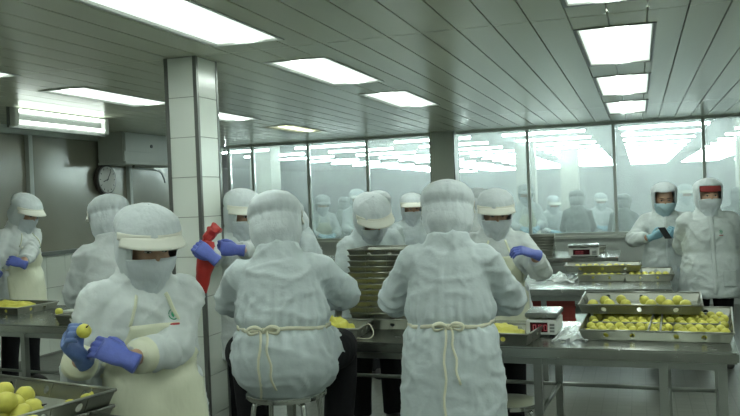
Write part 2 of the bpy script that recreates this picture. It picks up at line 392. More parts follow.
# ---------------------------------------------------------------- partition on the side: tinted panels over a tiled wall
wl = structure(empty('wall_left'))
mkbox('lower_wall', M['grout'], wl, XL - 0.1, XL, YN, YB, 0, 1.07)
mkbox('sill', M['alu_dark'], wl, XL - 0.1, XL + 0.05, YN, YB - .06, 1.07, 1.11)
mkbox('top_rail', M['alu'], wl, XL - 0.1, XL + 0.03, YN, YB - .06, 2.36, 2.41)
mkbox('header', M['wall_white'], wl, XL - 0.1, XL, YN, YB - .06, 2.41, ZC + 0.1)
ys = [YN + 0.02, -0.7, 1.3, 3.3, 5.2, 7.12, 8.9, 10.3, YB - 0.1]
for a, b in zip(ys[:-1], ys[1:]):
    mkbox('tinted_panel', M['dark_panel'], wl, XL - 0.05, XL - 0.03, a, b, 1.11, 2.36)
    mkbox('mullion', M['alu'], wl, XL - 0.06, XL + 0.02, a - 0.03, a + 0.03, 1.11, 2.36)
yy = YN
tw = 0.30
me_t = None
while yy < YB - 0.1:
    for zz in (0.02, 0.37, 0.72):
        h = 0.345
        if yy > 3:
            o = mkbox('tile', M['tile'], wl, XL, XL + 0.008, yy, min(yy + tw - 0.004, YB - .06), zz, zz + h)
    yy += tw

# ---------------------------------------------------------------- tiled pillar
P1 = structure(empty('pillar_1', (-2.61, 4.50, 0)))
px0, px1, py0, py1 = -0.11, 0.105, -0.125, 0.135
mkbox('core', M['grout'], P1, px0 + .008, px1 - .008, py0 + .008, py1 - .008, 0, ZC - 0.001)
th = 0.242
for kz in range(-1, 10):
    z0 = 2.45 - 0.255 - th * (9 - kz) + 0.012; z1 = z0 + th - 0.004
    z0 = max(0.0, z0); z1 = min(ZC - 0.002, z1)
    if z1 - z0 < 0.02: continue
    mkbox('tile', M['tile'], P1, px0 + .022, px1 - .022, py0, py0 + .008, z0, z1)
    mkbox('tile', M['tile'], P1, px0 + .022, px1 - .022, py1 - .008, py1, z0, z1)
    mkbox('tile', M['tile'], P1, px0, px0 + .008, py0 + .022, py1 - .022, z0, z1)
    mkbox('tile', M['tile'], P1, px1 - .008, px1, py0 + .022, py1 - .022, z0, z1)
for sx, sy in ((px0, py0), (px1, py0), (px0, py1), (px1, py1)):
    dx = 0.021 if sx < 0 else -0.021; dy = 0.021 if sy < 0 else -0.021
    ex = -0.003 if sx < 0 else 0.003; ey = -0.003 if sy < 0 else 0.003
    bm = bmesh.new()
    box(bm, min(sx + ex, sx + dx), max(sx + ex, sx + dx), min(sy + ey, sy + dy), max(sy + ey, sy + dy), 0, ZC - 0.002)
    obj('corner_trim', bm, M['trim'], P1)

# ---------------------------------------------------------------- hall beyond the glass
structure(mkbox('wall_hall_end', M['wall_white'], None, XL - 8, XR + 10, YH, YH + 0.2, 0, 2.9))
structure(mkbox('wall_hall_left', M['wall_white'], None, XL - 8.2, XL - 8, YB + .2, YH, 0, 2.9))
structure(mkbox('wall_hall_right', M['wall_white'], None, XR + 10, XR + 10.2, YB + .2, YH, 0, 2.9))
structure(mkbox('ceiling_hall', vary(mat('hall_ceiling', (0.42, 0.44, 0.42), 0.7), 2, 0.1), None, XL - 8, XR + 10, YB + 0.14, YH, 2.85, 3.0))
structure(mkbox('floor_hall', M['floor'], None, XL - 8, XR + 10, YB + 0.15, YH, -0.1, 0.0))
col_mat = vary(mat('hall_column_paint', (0.62, 0.63, 0.56), 0.6), 3, 0.05)
for i, (x, y, w) in enumerate([(-1.95, 15.2, 0.34), (-1.35, 17.5, 0.36), (-6.3, 13.3, 0.40), (1.9, 16.5, 0.36)]):
    c = structure(empty(f'pillar_{i+3}', (x, y, 0)))
    mkbox('shaft', col_mat, c, -w/2, w/2, -w/2, w/2, 0.12, 2.74); mkbox('plinth', M['wall_white'], c, -w/2 - .02, w/2 + .02, -w/2 - .02, w/2 + .02, 0, 0.12); mkbox('cap', M['wall_white'], c, -w/2 - .02, w/2 + .02, -w/2 - .02, w/2 + .02, 2.74, 2.85)
def batten_mesh():
    bm = bmesh.new(); box(bm, -0.6, 0.6, -0.03, 0.03, 0.022, 0.04)
    body = bm_mesh(bm, 'batten_body', mat=M['white_plastic'])
    bm = bmesh.new(); tube(bm, [(-0.59, 0, 0), (0.59, 0, 0)], 0.015, 8)
    tb = bm_mesh(bm, 'batten_tube', True, M['tube_far'])
    bm = bmesh.new(); tube(bm, [(0, 0, 0.04), (0, 0, 0.45)], 0.004, 6)
    rod = bm_mesh(bm, 'batten_rod', True, M['alu'])
    return body, tb, rod
BB, BT, BR_ = batten_mesh()
colx = [(-8.2 + 1.72 * i) for i in range(8)]
for ci in range(-4, 3):
    xc = 0.36 + 1.66 * ci
    yv = 12.15
    ri = 0
    while yv < 31:
        # leave out what the near pillars and walls hide
        t = empty('hanging_light', (xc, yv, 2.40), 0, f'hanging tube lamp beyond the glass, {ORD[ri]} back in the {ORD[ci+4]} column', 'lamp', 'hanging tube lamps in the hall beyond the glass')
        mesh_obj('body', BB, None, t)
        mesh_obj('tube', BT, None, t)
        mesh_obj('rod', BR_, None, t, Matrix.Translation((-0.4, 0, 0))); mesh_obj('rod', BR_, None, t, Matrix.Translation((0.4, 0, 0)))
        yv += 1.5
        ri += 1


# steam haze in the hall, put in to spread a white glow round the lamps
vm = bpy.data.materials.new('steam'); vm.use_nodes = True; vn = vm.node_tree
vn.nodes.remove(vn.nodes['Principled BSDF']); vs_ = vn.nodes.new('ShaderNodeVolumeScatter'); vs_.inputs['Density'].default_value = STEAM; vs_.inputs['Color'].default_value = (0.95, 1, 0.98, 1); vs_.inputs['Anisotropy'].default_value = 0.4
vn.links.new(vs_.outputs[0], vn.nodes['Material Output'].inputs['Volume'])
steam = mkbox('steam', vm, None, XL - 7.9, XR + 9.9, YB + 0.4, YH - 0.05, 0.02, 2.84)
tag(steam, 'pale steam added for the lamp glow in the hall beyond the glass', 'steam', None, 'stuff')

# ================================================================== people
HOOD_Z = [-0.27, -0.22, -0.17, -0.12, -0.07, -0.02, 0.03, 0.07, 0.105, 0.13, 0.147, 0.154]
HOOD_RX = [0.068, 0.076, 0.079, 0.088, 0.105, 0.113, 0.119, 0.120, 0.109, 0.085, 0.048, 0.004]
HOOD_RY = [0.060, 0.070, 0.078, 0.094, 0.113, 0.122, 0.129, 0.130, 0.118, 0.092, 0.052, 0.004]
HOOD_Y = [0.000, -0.006, -0.012, -0.012, -0.010, -0.006, -0.004, -0.008, -0.012, -0.014, -0.014, -0.014]
def hood_at(z):
    return (float(np.interp(z, HOOD_Z, HOOD_RX)), float(np.interp(z, HOOD_Z, HOOD_RY)), float(np.interp(z, HOOD_Z, HOOD_Y)))
def make_hood(seed, opening=0.052):
    rnd = random.Random(seed); off = Vector((rnd.uniform(0, 50), rnd.uniform(0, 50), rnd.uniform(0, 50)))
    nt, nz = 64, 40
    bm = bmesh.new(); rows = []
    for j in range(nz + 1):
        s = j / nz
        z = -0.27 + 0.424 * (1 - (1 - s) ** 1.35)
        rx, ry, yo = hood_at(z)
        row = []
        for k in range(nt):
            a = 2*PI*k/nt                      # 0 = face side (+y)
            back = 0.5 - 0.5*math.cos(a)
            side = abs(math.sin(a))
            r = 1.0
            r += 0.035 * math.exp(-((z - 0.085)/0.035)**2) * (0.4 + 0.6*back)            # puffed cap
            r -= 0.085 * math.exp(-((z - 0.030)/0.013)**2) * back                          # elastic band over the nape
            r += 0.085 * math.exp(-((z + 0.050)/0.042)**2) * back                          # fabric bellying out under it
            d = 0.005 * math.sin(a*19 + 3*noise.noise(Vector((a*2, z*12, seed)))) * math.exp(-((z - 0.03)/0.03)**2) * back
            d += 0.006 * noise.noise(Vector((math.sin(a)*3.2, math.cos(a)*3.2, z*9)) + off)
            d += 0.004 * noise.noise(Vector((math.sin(a)*8, math.cos(a)*8, z*14)) + off)
            d += 0.007 * math.sin(a*7 + seed) * smoothstep(-0.07, -0.16, z) * back
            row.append(bm.verts.new((math.sin(a)*(rx*r + d), math.cos(a)*(ry*r + d) + yo, z)))
        rows.append(row)
    for j in range(nz):
        zm = (rows[j][0].co.z + rows[j+1][0].co.z)/2
        for k in range(nt):
            a = (k + 0.5)/nt*360; a = a - 360 if a > 180 else a
            if abs(a) < 50 and -0.15 < zm < opening: continue
            bm.faces.new((rows[j][k], rows[j][(k+1) % nt], rows[j+1][(k+1) % nt], rows[j+1][k]))
    bmesh.ops.recalc_face_normals(bm, faces=bm.faces[:])
    me = bpy.data.meshes.new('hood'); 
    # give the cloth a thickness
    bmesh.ops.solidify(bm, geom=bm.faces[:], thickness=0.003)
    bm.to_mesh(me); bm.free(); me.shade_smooth()
    return me
def sheet(fn, nu, nv, th=0.003):
    bm = bmesh.new(); g = [[bm.verts.new(fn(u/nu, v/nv)) for u in range(nu + 1)] for v in range(nv + 1)]
    for v in range(nv):
        for u in range(nu): bm.faces.new((g[v][u], g[v][u+1], g[v+1][u+1], g[v+1][u]))
    bmesh.ops.recalc_face_normals(bm, faces=bm.faces[:])
    if th: bmesh.ops.solidify(bm, geom=bm.faces[:], thickness=th)
    return bm
def mask_fn(u, v):
    a = math.radians((u - 0.5) * 2 * 62); q = abs(u - 0.5) * 2
    top = -0.022 - 0.014*q*q
    z = top + (-0.205 - top) * v
    ry = float(np.interp(-z, [0.014, 0.03, 0.055, 0.09, 0.12, 0.15, 0.18, 0.21], [0.107, 0.121, 0.130, 0.127, 0.118, 0.108, 0.102, 0.100]))
    rx = hood_at(z)[0] + 0.005
    ry = ry*(1 - q**3) + (hood_at(z)[1] + 0.006)*q**3
    d = 0.004*noise.noise(Vector((u*6, v*9, 3.3))) + 0.003*math.sin(v*17 + 4*abs(u - .5)*6)*(0.3 + v)
    return Vector((math.sin(a)*(rx + d), math.cos(a)*(ry + d) - 0.008, z))
def brim_fn(u, v):
    a = math.radians((u - 0.5) * 2 * 78); q = abs(u - 0.5)*2
    rx, ry, yo = hood_at(0.05)
    ext = 0.050 * max(0.0, math.cos(q*PI/2))**0.7 * v
    z = 0.068 - 0.018*q*q - (0.032*v) - 0.012*q*q*v
    return Vector((math.sin(a)*(rx + 0.004 + ext*0.75), math.cos(a)*(ry + 0.004 + ext) + yo, z))
def band_fn(u, v):
    a = math.radians((u - 0.5) * 2 * 84); q = abs(u - 0.5)*2
    z = 0.046 + 0.030*v - 0.016*q*q
    rx, ry, yo = hood_at(z)
    return Vector((math.sin(a)*(rx + 0.006), math.cos(a)*(ry + 0.006) + yo, z))
HOODS = [make_hood(s) for s in (1, 2, 3, 4)] + [make_hood(5, 0.088)]
HEADM = {}
HEADM['mask'] = bm_mesh(sheet(mask_fn, 26, 18), 'mask', True)
HEADM['brim'] = bm_mesh(sheet(brim_fn, 28, 4, 0.004), 'brim', True)
HEADM['band'] = bm_mesh(sheet(band_fn, 28, 3, 0.003), 'band', True)
def _eye():
    bm = bmesh.new(); ellipsoid(bm, (0, 0, 0), (0.0145, 0.008, 0.0062), 16); a = bm_mesh(bm, 'eye', True, M['eye'])
    bm = bmesh.new(); ellipsoid(bm, (0, 0.0055, -0.0008), (0.0062, 0.0036, 0.0056), 12); b = bm_mesh(bm, 'iris', True, M['iris'])
    bm = bmesh.new(); tube(bm, *smooth_path([(-0.017, 0.000, -0.004), (-0.009, 0.007, 0.0035), (0.003, 0.008, 0.0055), (0.017, -0.001, -0.001)], [0.001, 0.0019, 0.0021, 0.001], 3), n=6); l = bm_mesh(bm, 'eyelid', True, M['brow'])
    bm = bmesh.new(); tube(bm, *smooth_path([(-0.02, 0.003, -0.001), (0, 0.005, 0.004), (0.024, -0.008, -0.002)], [0.002, 0.0032, 0.0012], 4), n=6); c = bm_mesh(bm, 'eyebrow', True, M['brow'])
    return a, b, l, c
EYE, IRIS, LID, BROW = _eye()

# ---- gloves: palm, four fingers of different lengths, thumb from the side of the palm
def make_hand(side, curl, spread=1.0, thumb=(0.62, 0.66, -0.42), cuff=0.045, scale=1.0, thumb_fold=25):
    bm = bmesh.new()
    X, Y, Z = Vector((1, 0, 0)), Vector((0, 1, 0)), Vector((0, 0, 1))
    rings = [(Vector((-cuff, 0, 0)), 0.036, 0.033), (Vector((-cuff*0.5, 0, 0)), 0.034, 0.031), (Vector((0, 0, 0)), 0.031, 0.026), (Vector((0.03, 0, 0)), 0.039, 0.021), (Vector((0.065, 0, 0.001)), 0.043, 0.018), (Vector((0.09, 0, 0.001)), 0.042, 0.0145), (Vector((0.098, 0, 0)), 0.038, 0.011)]
    ring_loft(bm, [(c, Y, Z, a, b, 2.4) for c, a, b in rings], 20)
    L = (0.070, 0.079, 0.073, 0.058); by = (0.031, 0.0105, -0.0105, -0.031)
    for i in range(4):
        c = curl[i] if isinstance(curl[0], (tuple, list)) else curl
        yaw = math.radians((by[i]/0.031) * 5 * spread)
        ang = 0.0; p = Vector((0.084, by[i], 0)); r0 = 0.0102 if i < 3 else 0.009
        pts = [p.copy()]; rr = [r0*1.05]
        for seg, frac in enumerate((0.45, 0.31, 0.24)):
            ang += math.radians(c[seg])
            d = Vector((math.cos(ang)*math.cos(yaw), math.cos(ang)*math.sin(yaw), -math.sin(ang)))
            ln = L[i]*frac + (0.012 if seg == 0 else 0)
            pts.append(p + d*ln*0.5); rr.append(r0*(1.0 - 0.05*seg))
            p = p + d*ln; pts.append(p.copy()); rr.append(r0*(1.03 - 0.10*seg) if seg < 2 else r0*0.62)
        tube(bm, pts, rr, 10)
        ellipsoid(bm, pts[-1], (r0*0.7,)*3, 8)
    d = Vector(thumb).normalized(); p = Vector((0.022, 0.026, -0.006)); pts = [p.copy()]; rr = [0.016]
    d2 = (d*math.cos(math.radians(thumb_fold)) + Vector((0.8, -0.5, -0.3)).normalized()*math.sin(math.radians(thumb_fold))).normalized()
    d3 = (d2*0.8 + Vector((0.7, -0.6, -0.3)).normalized()*0.4).normalized()
    for dd, ln, r in ((d, 0.034, 0.0125), (d2, 0.034, 0.0112), (d3, 0.026, 0.0072)):
        p = p + dd*ln; pts.append(p.copy()); rr.append(r)
    tube(bm, pts, rr, 10); ellipsoid(bm, pts[-1], (0.0082,)*3, 8)
    me = remesh(bm, 0.0042, 3, 'glove')
    if side == 'L':
        me.transform(Matrix.Diagonal((1, -1, 1, 1))); me.flip_normals()
    return me
HANDS = {}
CURLS = {'relaxed': (18, 30, 18), 'grip': (48, 68, 38), 'pinch': ((42, 52, 22), (50, 58, 26), (58, 64, 30), (64, 66, 34)), 'cup': (32, 42, 22), 'fist': (66, 84, 48)}
def hand(side, pose):
    if (side, pose) not in HANDS:
        HANDS[(side, pose)] = make_hand(side, CURLS[pose], thumb=(0.72, 0.42, -0.62) if pose in ('pinch', 'grip', 'fist') else (0.62, 0.66, -0.42))
    return HANDS[(side, pose)]

def project(bvh, org, d, off):
    h = bvh.ray_cast(org, d)
    if h[0] is None: return None
    return h[0] - d*off
def patch(name, bvh, fn, nu, nv, off, th, matl, parent):
    "cloth patch laid on the torso: fn(u,v) gives (origin, direction)"
    bm = bmesh.new(); g = {}
    for v in range(nv + 1):
        for u in range(nu + 1):
            o, d = fn(u/nu, v/nv); p = project(bvh, o, d, off)
            if p is not None: g[(u, v)] = bm.verts.new(p)
    for v in range(nv):
        for u in range(nu):
            q = [(u, v), (u+1, v), (u+1, v+1), (u, v+1)]
            if all(x in g for x in q):
                P = [g[x] for x in q]
                if max((P[i].co - P[(i+1) % 4].co).length for i in range(4)) < 0.16: bm.faces.new(P)
    for vtx in [v for v in bm.verts if not v.link_faces]: bm.verts.remove(vtx)
    if not bm.faces: bm.free(); return None
    for _ in range(2): bmesh.ops.smooth_vert(bm, verts=bm.verts[:], factor=0.4, use_axis_x=True, use_axis_y=True, use_axis_z=True)
    bmesh.ops.recalc_face_normals(bm, faces=bm.faces[:])
    bmesh.ops.solidify(bm, geom=bm.faces[:], thickness=th)
    return obj(name, bm, matl, parent, True)

def ik(S, T, l1, l2, pole):
    d = T - S; L = d.length
    if L > (l1 + l2)*0.995: T = S + d.normalized()*(l1 + l2)*0.995; d = T - S; L = d.length
    a = (l1*l1 - l2*l2 + L*L)/(2*L); h = math.sqrt(max(0, l1*l1 - a*a))
    dn = d.normalized(); p = pole - dn*pole.dot(dn)
    p = p.normalized() if p.length > 1e-5 else dn.orthogonal().normalized()
    return S + dn*a + p*h, T

NPERSON = [0]
def person(label, px, z, top=None, face=0.0, lean=0.0, side_lean=0.0, head=(0, 0, 0), seat=None, girth=1.0, arms='front', coat='coat', hood='hood', hood_i=None,
           apron=None, tie_back=False, logo=False, glove='glove', voxel=0.013, mask='mask', cap=None, brim=True, H=None, knee=0.13, group=None, shoe='boot', placket=False, hem=0.56, height_fix=None, twist=0.0, folds=1.0, pos=None, cuffs=False):
    """local frame: +y the way the person faces, x to the person's right, feet at z = 0; built 1.62 m tall, then scaled.
    arms: 'front', 'down', 'back' or {'R': (world wrist point, world hand direction, world palm normal, pose, pole), 'L': ...}"""
    idx = NPERSON[0]; NPERSON[0] += 1
    g = ground(px, z) if pos is None else Vector(pos)
    to_cam = Vector((CAM.x - g.x, CAM.y - g.y, 0)).normalized()
    ang = math.atan2(to_cam.y, to_cam.x) + math.radians(face)
    rz = ang - PI/2
    root = empty('person', g, rz, label, 'person', group)
    la = math.radians(lean); sl = math.radians(side_lean)
    ds = 0.0
    if seat is not None: ds = 0.93 - (seat + 0.12)       # torso lowered onto the seat
    piv = Vector((0, 0, 0.92))
    def bend(p):
        p = Vector(p); kk = smoothstep(0.84, 1.18, p.z)
        q = Matrix.Rotation(math.radians(twist)*kk, 3, 'Z') @ (Matrix.Rotation(sl*kk, 3, 'Y') @ (Matrix.Rotation(-la*kk, 3, 'X') @ (p - piv))) + piv
        q.z -= ds
        return q
    Rb = Matrix.Rotation(math.radians(twist), 3, 'Z') @ Matrix.Rotation(sl, 3, 'Y') @ Matrix.Rotation(-la, 3, 'X')
    hp = [math.radians(a) for a in head]                 # pitch down, yaw, roll
    Rh = Rb @ Matrix.Rotation(hp[1], 3, 'Z') @ Matrix.Rotation(-hp[0], 3, 'X') @ Matrix.Rotation(hp[2], 3, 'Y')
    neck = bend((0, 0.0, 1.375))
    hc = neck + (Rh @ Vector((0, 0.02, 0.115)))          # skull centre
    ztop = (hc + Rh @ Vector((0, 0, 0.154))).z
    if H is None:
        if top is not None:
            v = ray(px, top); tt = math.hypot(g.x, g.y)/math.hypot(v.x, v.y)
            H = CAM.z + v.z*tt
        else: H = 1.6
    s = H/ztop if height_fix is None else height_fix
    root.scale = (s, s, s)
    Wl = (Matrix.Translation(g) @ Matrix.Rotation(rz, 4, 'Z') @ Matrix.Diagonal((s, s, s, 1))).inverted()
    Rl = Matrix.Rotation(-rz, 3, 'Z')
    gr = girth
    # ---------- torso profile of the coat
    if seat is None:
        prof = [(hem, .235, .185, .0), (hem + .02, .240, .190, .0), (.70, .235, .185, 0), (.84, .222, .178, 0), (.95, .205, .160, 0), (1.0, .188, .146, 0), (1.06, .194, .150, 0), (1.12, .186, .147, .0), (1.22, .174, .140, .0), (1.275, .165, .125, -.005), (1.325, .122, .100, -.01), (1.372, .097, .093, -.012), (1.400, .090, .087, -.010)]
    else:
        b = .93 - .12
        prof = [(b - .06, .155, .15, .03), (b - .01, .200, .195, .02), (b + .05, .225, .212, .01), (b + .11, .223, .202, .0), (.985, .205, .178, 0), (1.03, .196, .160, 0), (1.07, .200, .160, 0), (1.12, .192, .155, .0), (1.22, .180, .148, .0), (1.275, .170, .130, -.005), (1.325, .126, .102, -.01), (1.372, .097, .093, -.012), (1.400, .090, .087, -.010)]
    def torso(bm, shrink=1.0, less=0.0):
        rings = []
        for zz, rx, ry, yo in prof:
            c = bend((0, yo, zz)); kk = smoothstep(0.84, 1.18, zz)
            Rk = Matrix.Rotation(math.radians(twist)*kk, 3, 'Z') @ Matrix.Rotation(sl*kk, 3, 'Y') @ Matrix.Rotation(-la*kk, 3, 'X')
            gg = gr if zz < 1.3 else 1 + (gr - 1)*0.5
            rings.append((c, Rk @ Vector((1, 0, 0)), Rk @ Vector((0, 1, 0)), max(.03, rx*gg*shrink - less), max(.03, ry*gg*shrink - less), 2.35))
        ring_loft(bm, rings, 32)
    # ---------- arms
    sh = {'R': bend((0.160*gr, -0.005, 1.268)), 'L': bend((-0.160*gr, -0.005, 1.268))}
    A = {}
    for sd in ('R', 'L'):
        sg = 1 if sd == 'R' else -1
        spec = arms.get(sd, 'front') if isinstance(arms, dict) else arms
        hdir = None; pn = None; pose = 'relaxed'; pole = Vector((sg*0.75, -0.45, -0.7))
        if isinstance(spec, str):
            if spec == 'front': tgt = Vector((sg*0.10, 0.36, 0.98 - ds)); pose = 'cup'
            elif spec == 'wide': tgt = Vector((sg*0.13, 0.37, 1.00 - ds)); pole = Vector((sg*1.0, -0.25, -0.35)); pose = 'cup'
            elif spec == 'high': tgt = Vector((sg*0.05, 0.38, 1.09 - ds)); pole = Vector((sg*1.0, -0.1, -0.08)); pose = 'cup'
            elif spec == 'chest': tgt = Vector((sg*0.05, 0.24, 1.10 - ds)); pose = 'grip'
            elif spec == 'back': tgt = Vector((sg*0.04, -0.20, 0.86 - ds)); pole = Vector((sg*1.0, -0.6, -0.2))
            else: tgt = Vector((sg*0.27, 0.04, 0.80 - ds))
        else:
            tgt = Wl @ Vector(spec[0])
            if spec[1] is not None: hdir = (Rl @ Vector(spec[1])).normalized()
            if spec[2] is not None: pn = (Rl @ Vector(spec[2])).normalized()
            pose = spec[3]
            if len(spec) > 4 and spec[4] is not None: pole = Rl @ Vector(spec[4])
        el, wr = ik(sh[sd], tgt, 0.275, 0.25, pole)
        fdir = (wr - el).normalized()
        if hdir is None: hdir = fdir
        if pn is None:
            pn = Vector((-sg*0.7, 0.1, -0.7))
        A[sd] = (sh[sd], el, wr, fdir, hdir, pn, pose)
    # ---------- coat: torso and sleeves in one continuous surface
    bmt = bmesh.new(); torso(bmt); bmt.normal_update()
    bvh = BVHTree.FromBMesh(bmt)
    bm = bmt
    for sd in ('R', 'L'):
        S, E_, W_, fd, _, _, _ = A[sd]
        cuff = E_ + (W_ - E_)*0.74
        inn = S + (Vector((0, 0, S.z)) - Vector((S.x, S.y*0, S.z)))*0.25
        pts, rr = smooth_path([inn, S, S.lerp(E_, .5), E_, E_.lerp(cuff, .5), cuff], [0.070, 0.074*gr, 0.072*gr, 0.070*gr, 0.060, 0.052], 5)
        tube(bm, pts, rr, 16)
    if seat is not None:
        for sg in (1, -1):
            hipp = Vector((sg*0.11, 0.0, seat + 0.10)); kn = Vector((sg*(knee), 0.40, seat + 0.075))
            tube(bm, [hipp, hipp.lerp(kn, .35), hipp.lerp(kn, .62)], [0.105, 0.105, 0.100], 16)
    cm = remesh(bm, voxel, 3, 'coat')
    nv = len(cm.vertices); co = np.empty(nv*3); cm.vertices.foreach_get('co', co); co = co.reshape(-1, 3)
    no = np.empty(nv*3); cm.vertices.foreach_get('normal', no); no = no.reshape(-1, 3)
    off = Vector((idx*7.3, idx*3.1, idx*1.7))
    zwf = 1.0 - ds + (0.045 if seat is not None else 0.0)
    for i in range(nv):
        p = Vector(co[i])
        q = p + off
        n0 = noise.noise(Vector((p.x*6, p.y*6, p.z*4)) + off)
        n1 = noise.noise(Vector((p.x*3.2 + p.z*4, p.y*4, p.z*5 - p.x*4)) + off*2)
        n3 = noise.noise(Vector((p.x*4 - p.z*5, p.y*5, p.z*5.5 + p.x*4)) - off)
        n2 = noise.noise(Vector((p.x*16, p.y*16, p.z*9)) + off)
        n4 = noise.noise(Vector((p.x*13, p.y*13, p.z*3.5)) + off*3)
        n5 = noise.noise(Vector((p.x*8 + p.z*7, p.y*8, p.z*10 - p.x*7)) + off*1.5)
        dd = 0.006*n0 + 0.007*max(0.0, 1 - abs(n1)*5.0)**2 + 0.006*max(0.0, 1 - abs(n3)*5.0)**2 + 0.004*max(0.0, 1 - abs(n5)*4.0)**2 + 0.002*n2 + 0.005*n4*smoothstep(zwf + .05, zwf - .25, p.z) - 0.003
        arm = min((p - A[s_][1]).length for s_ in ('R', 'L'))
        if arm < 0.2:                                        # creases bunched round the elbow
            for s_ in ('R', 'L'):
                S_, E2, W2 = A[s_][0], A[s_][1], A[s_][2]
                r_ = (p - E2).length
                if r_ < 0.2:
                    ax = (W2 - S_).normalized(); tt = (p - E2).dot(ax)
                    dd += 0.007*math.sin(tt*95 + 5*n0 + 6*n3)*math.exp(-(r_/0.12)**2)
        if apron or tie_back:                                # gathers above and below the waist tie
            th_ = math.atan2(p.x, p.y)
            if math.hypot(p.x, p.y) < 0.30: dd += (0.006*math.sin(th_*21 + 5*n0) + 0.004)*math.exp(-((p.z - zwf)/0.11)**2) - 0.013*math.exp(-((p.z - zwf)/0.022)**2)
        co[i] += no[i]*dd*folds
    cm.vertices.foreach_set('co', co.reshape(-1)); cm.update()
    coat_o = mesh_obj('coat', cm, M[coat], root)
    class Both:
        "ray casts on the finished coat, falling back to the torso where a sleeve is in the way"
        cb = BVHTree.FromPolygons([v.co[:] for v in cm.vertices], [q.vertices[:] for q in cm.polygons])
        def ray_cast(self, o_, d_):
            h2 = bvh.ray_cast(o_, d_); h1 = self.cb.ray_cast(o_, d_)
            if h2[0] is None: return h2
            if h1[0] is not None and abs((h1[0] - h2[0]).length) < 0.035: return h1
            return (h2[0] + d_*0.006,) + tuple(h2[1:])
    both = Both()
    # ---------- trousers and shoes
    bm = bmesh.new()
    for sg in (1, -1):
        if seat is None:
            pts, rr = smooth_path([(sg*.075, 0, .88), (sg*.095, .005, .70), (sg*.10, .01, .46), (sg*.105, -.01, .26), (sg*.108, -.01, .07)], [.105, .098, .078, .070, .066], 4)
        else:
            pts, rr = smooth_path([(sg*.10, .03, seat + .09), (sg*knee*0.95, .25, seat + .075), (sg*knee, .41, seat + .05), (sg*knee*1.0, .43, seat - .10), (sg*knee*.9, .36, .30), (sg*knee*.85, .32, .09)], [.10, .095, .085, .08, .07, .064], 4)
        tube(bm, pts, rr, 14)
    if seat is None: ellipsoid(bm, (0, 0, .86), (.15, .11, .10), 16)
    else: ellipsoid(bm, (0, .02, seat + .10), (.18, .14, .095), 16)
    mesh_obj('trousers', remesh(bm, max(voxel, .015), 2, 'trousers'), M['trousers'], root)
    for sg in (1, -1):
        fx, fy = (sg*.108, -.01) if seat is None else (sg*knee*.85, .32)
        bm = bmesh.new()
        ring_loft(bm, [(Vector((fx, fy + y, zc)), Vector((1, 0, 0)), Vector((0, 0, 1)), a, b_, 2.6) for y, zc, a, b_ in ((-.075, .045, .022, .042), (-.06, .052, .036, .052), (0, .055, .041, .055), (.07, .040, .046, .040), (.13, .031, .045, .031), (.165, .024, .030, .024), (.175, .022, .015, .018))], 16)
        obj('shoe', bm, M[shoe], root, True)
    # ---------- body: one continuous figure under the clothes
    bm = bmesh.new()
    torso(bm, 0.72, 0.012)
    tube(bm, [bend((0, -.005, 1.30)), neck.lerp(hc, .2), hc + Rh @ Vector((0, -.02, -.04))], [.07, .056, .055], 14)
    ellipsoid(bm, hc, (.080, .097, .116), 24, Rh)
    ellipsoid(bm, hc + Rh @ Vector((0, .028, -.062)), (.058, .064, .056), 16, Rh)
    ellipsoid(bm, hc + Rh @ Vector((0, .098, -.026)), (.014, .018, .024), 10, Rh)
    ellipsoid(bm, hc + Rh @ Vector((0, .088, .022)), (.05, .014, .012), 10, Rh)
    for sg in (1, -1):
        ellipsoid(bm, hc + Rh @ Vector((sg*.08, -.008, -.012)), (.010, .018, .030), 10, Rh)
        ellipsoid(bm, hc + Rh @ Vector((sg*.036, .074, -.03)), (.026, .024, .022), 10, Rh)
    for sd in ('R', 'L'):
        S, E_, W_, fd, hd, _, _ = A[sd]
        tube(bm, *smooth_path([S, S.lerp(E_, .5), E_, E_.lerp(W_, .5), W_, W_ + hd*.03], [.05, .045, .038, .036, .025, .010], 3), n=12)
    for sg in (1, -1):
        if seat is None: tube(bm, [(sg*.085, 0, .84), (sg*.1, .01, .46), (sg*.108, -.01, .06)], [.07, .05, .036], 12)
        else: tube(bm, *smooth_path([(sg*.10, .03, seat + .09), (sg*knee, .41, seat + .05), (sg*knee*.9, .36, .30), (sg*knee*.85, .32, .06)], [.07, .055, .048, .036], 4), n=12)
    mesh_obj('body', remesh(bm, max(voxel*0.8, .0105), 2, 'body'), M['skin'], root)
    # ---------- head gear
    mh = Matrix.Translation(hc) @ Rh.to_4x4()
    hi = idx % 4 if hood_i is None else hood_i
    ho = bpy.data.objects.new('hood', HOODS[hi]); COL.objects.link(ho); ho.parent = root; ho.matrix_local = mh
    if not HOODS[hi].materials: HOODS[hi].materials.append(None)
    ho.material_slots[0].link = 'OBJECT'; ho.material_slots[0].material = M[hood]
    def shared(name, me, matl):
        o = bpy.data.objects.new(name, me); COL.objects.link(o); o.parent = root; o.matrix_local = mh
        if not me.materials: me.materials.append(None)
        o.material_slots[0].link = 'OBJECT'; o.material_slots[0].material = matl
        return o
    shared('mask', HEADM['mask'], M[mask])
    if brim:
        br = shared('brim', HEADM['brim'], M[brim if isinstance(brim, str) else 'brim']); shared('cap_band', HEADM['band'], M[brim if isinstance(brim, str) else 'brim'])
    if cap: 
        
        def capf(u, v):
            a = math.radians((u - .5)*2*66); qq = abs(u - .5)*2; zz = .034 + .075*v + .004*qq; rx_, ry_, yo_ = hood_at(zz)
            return Vector((math.sin(a)*(rx_ - .010), math.cos(a)*(ry_ - .008) + yo_, zz))
        mesh_obj('cap', bm_mesh(sheet(capf, 20, 8), 'cap', True), M[cap], root, mh)
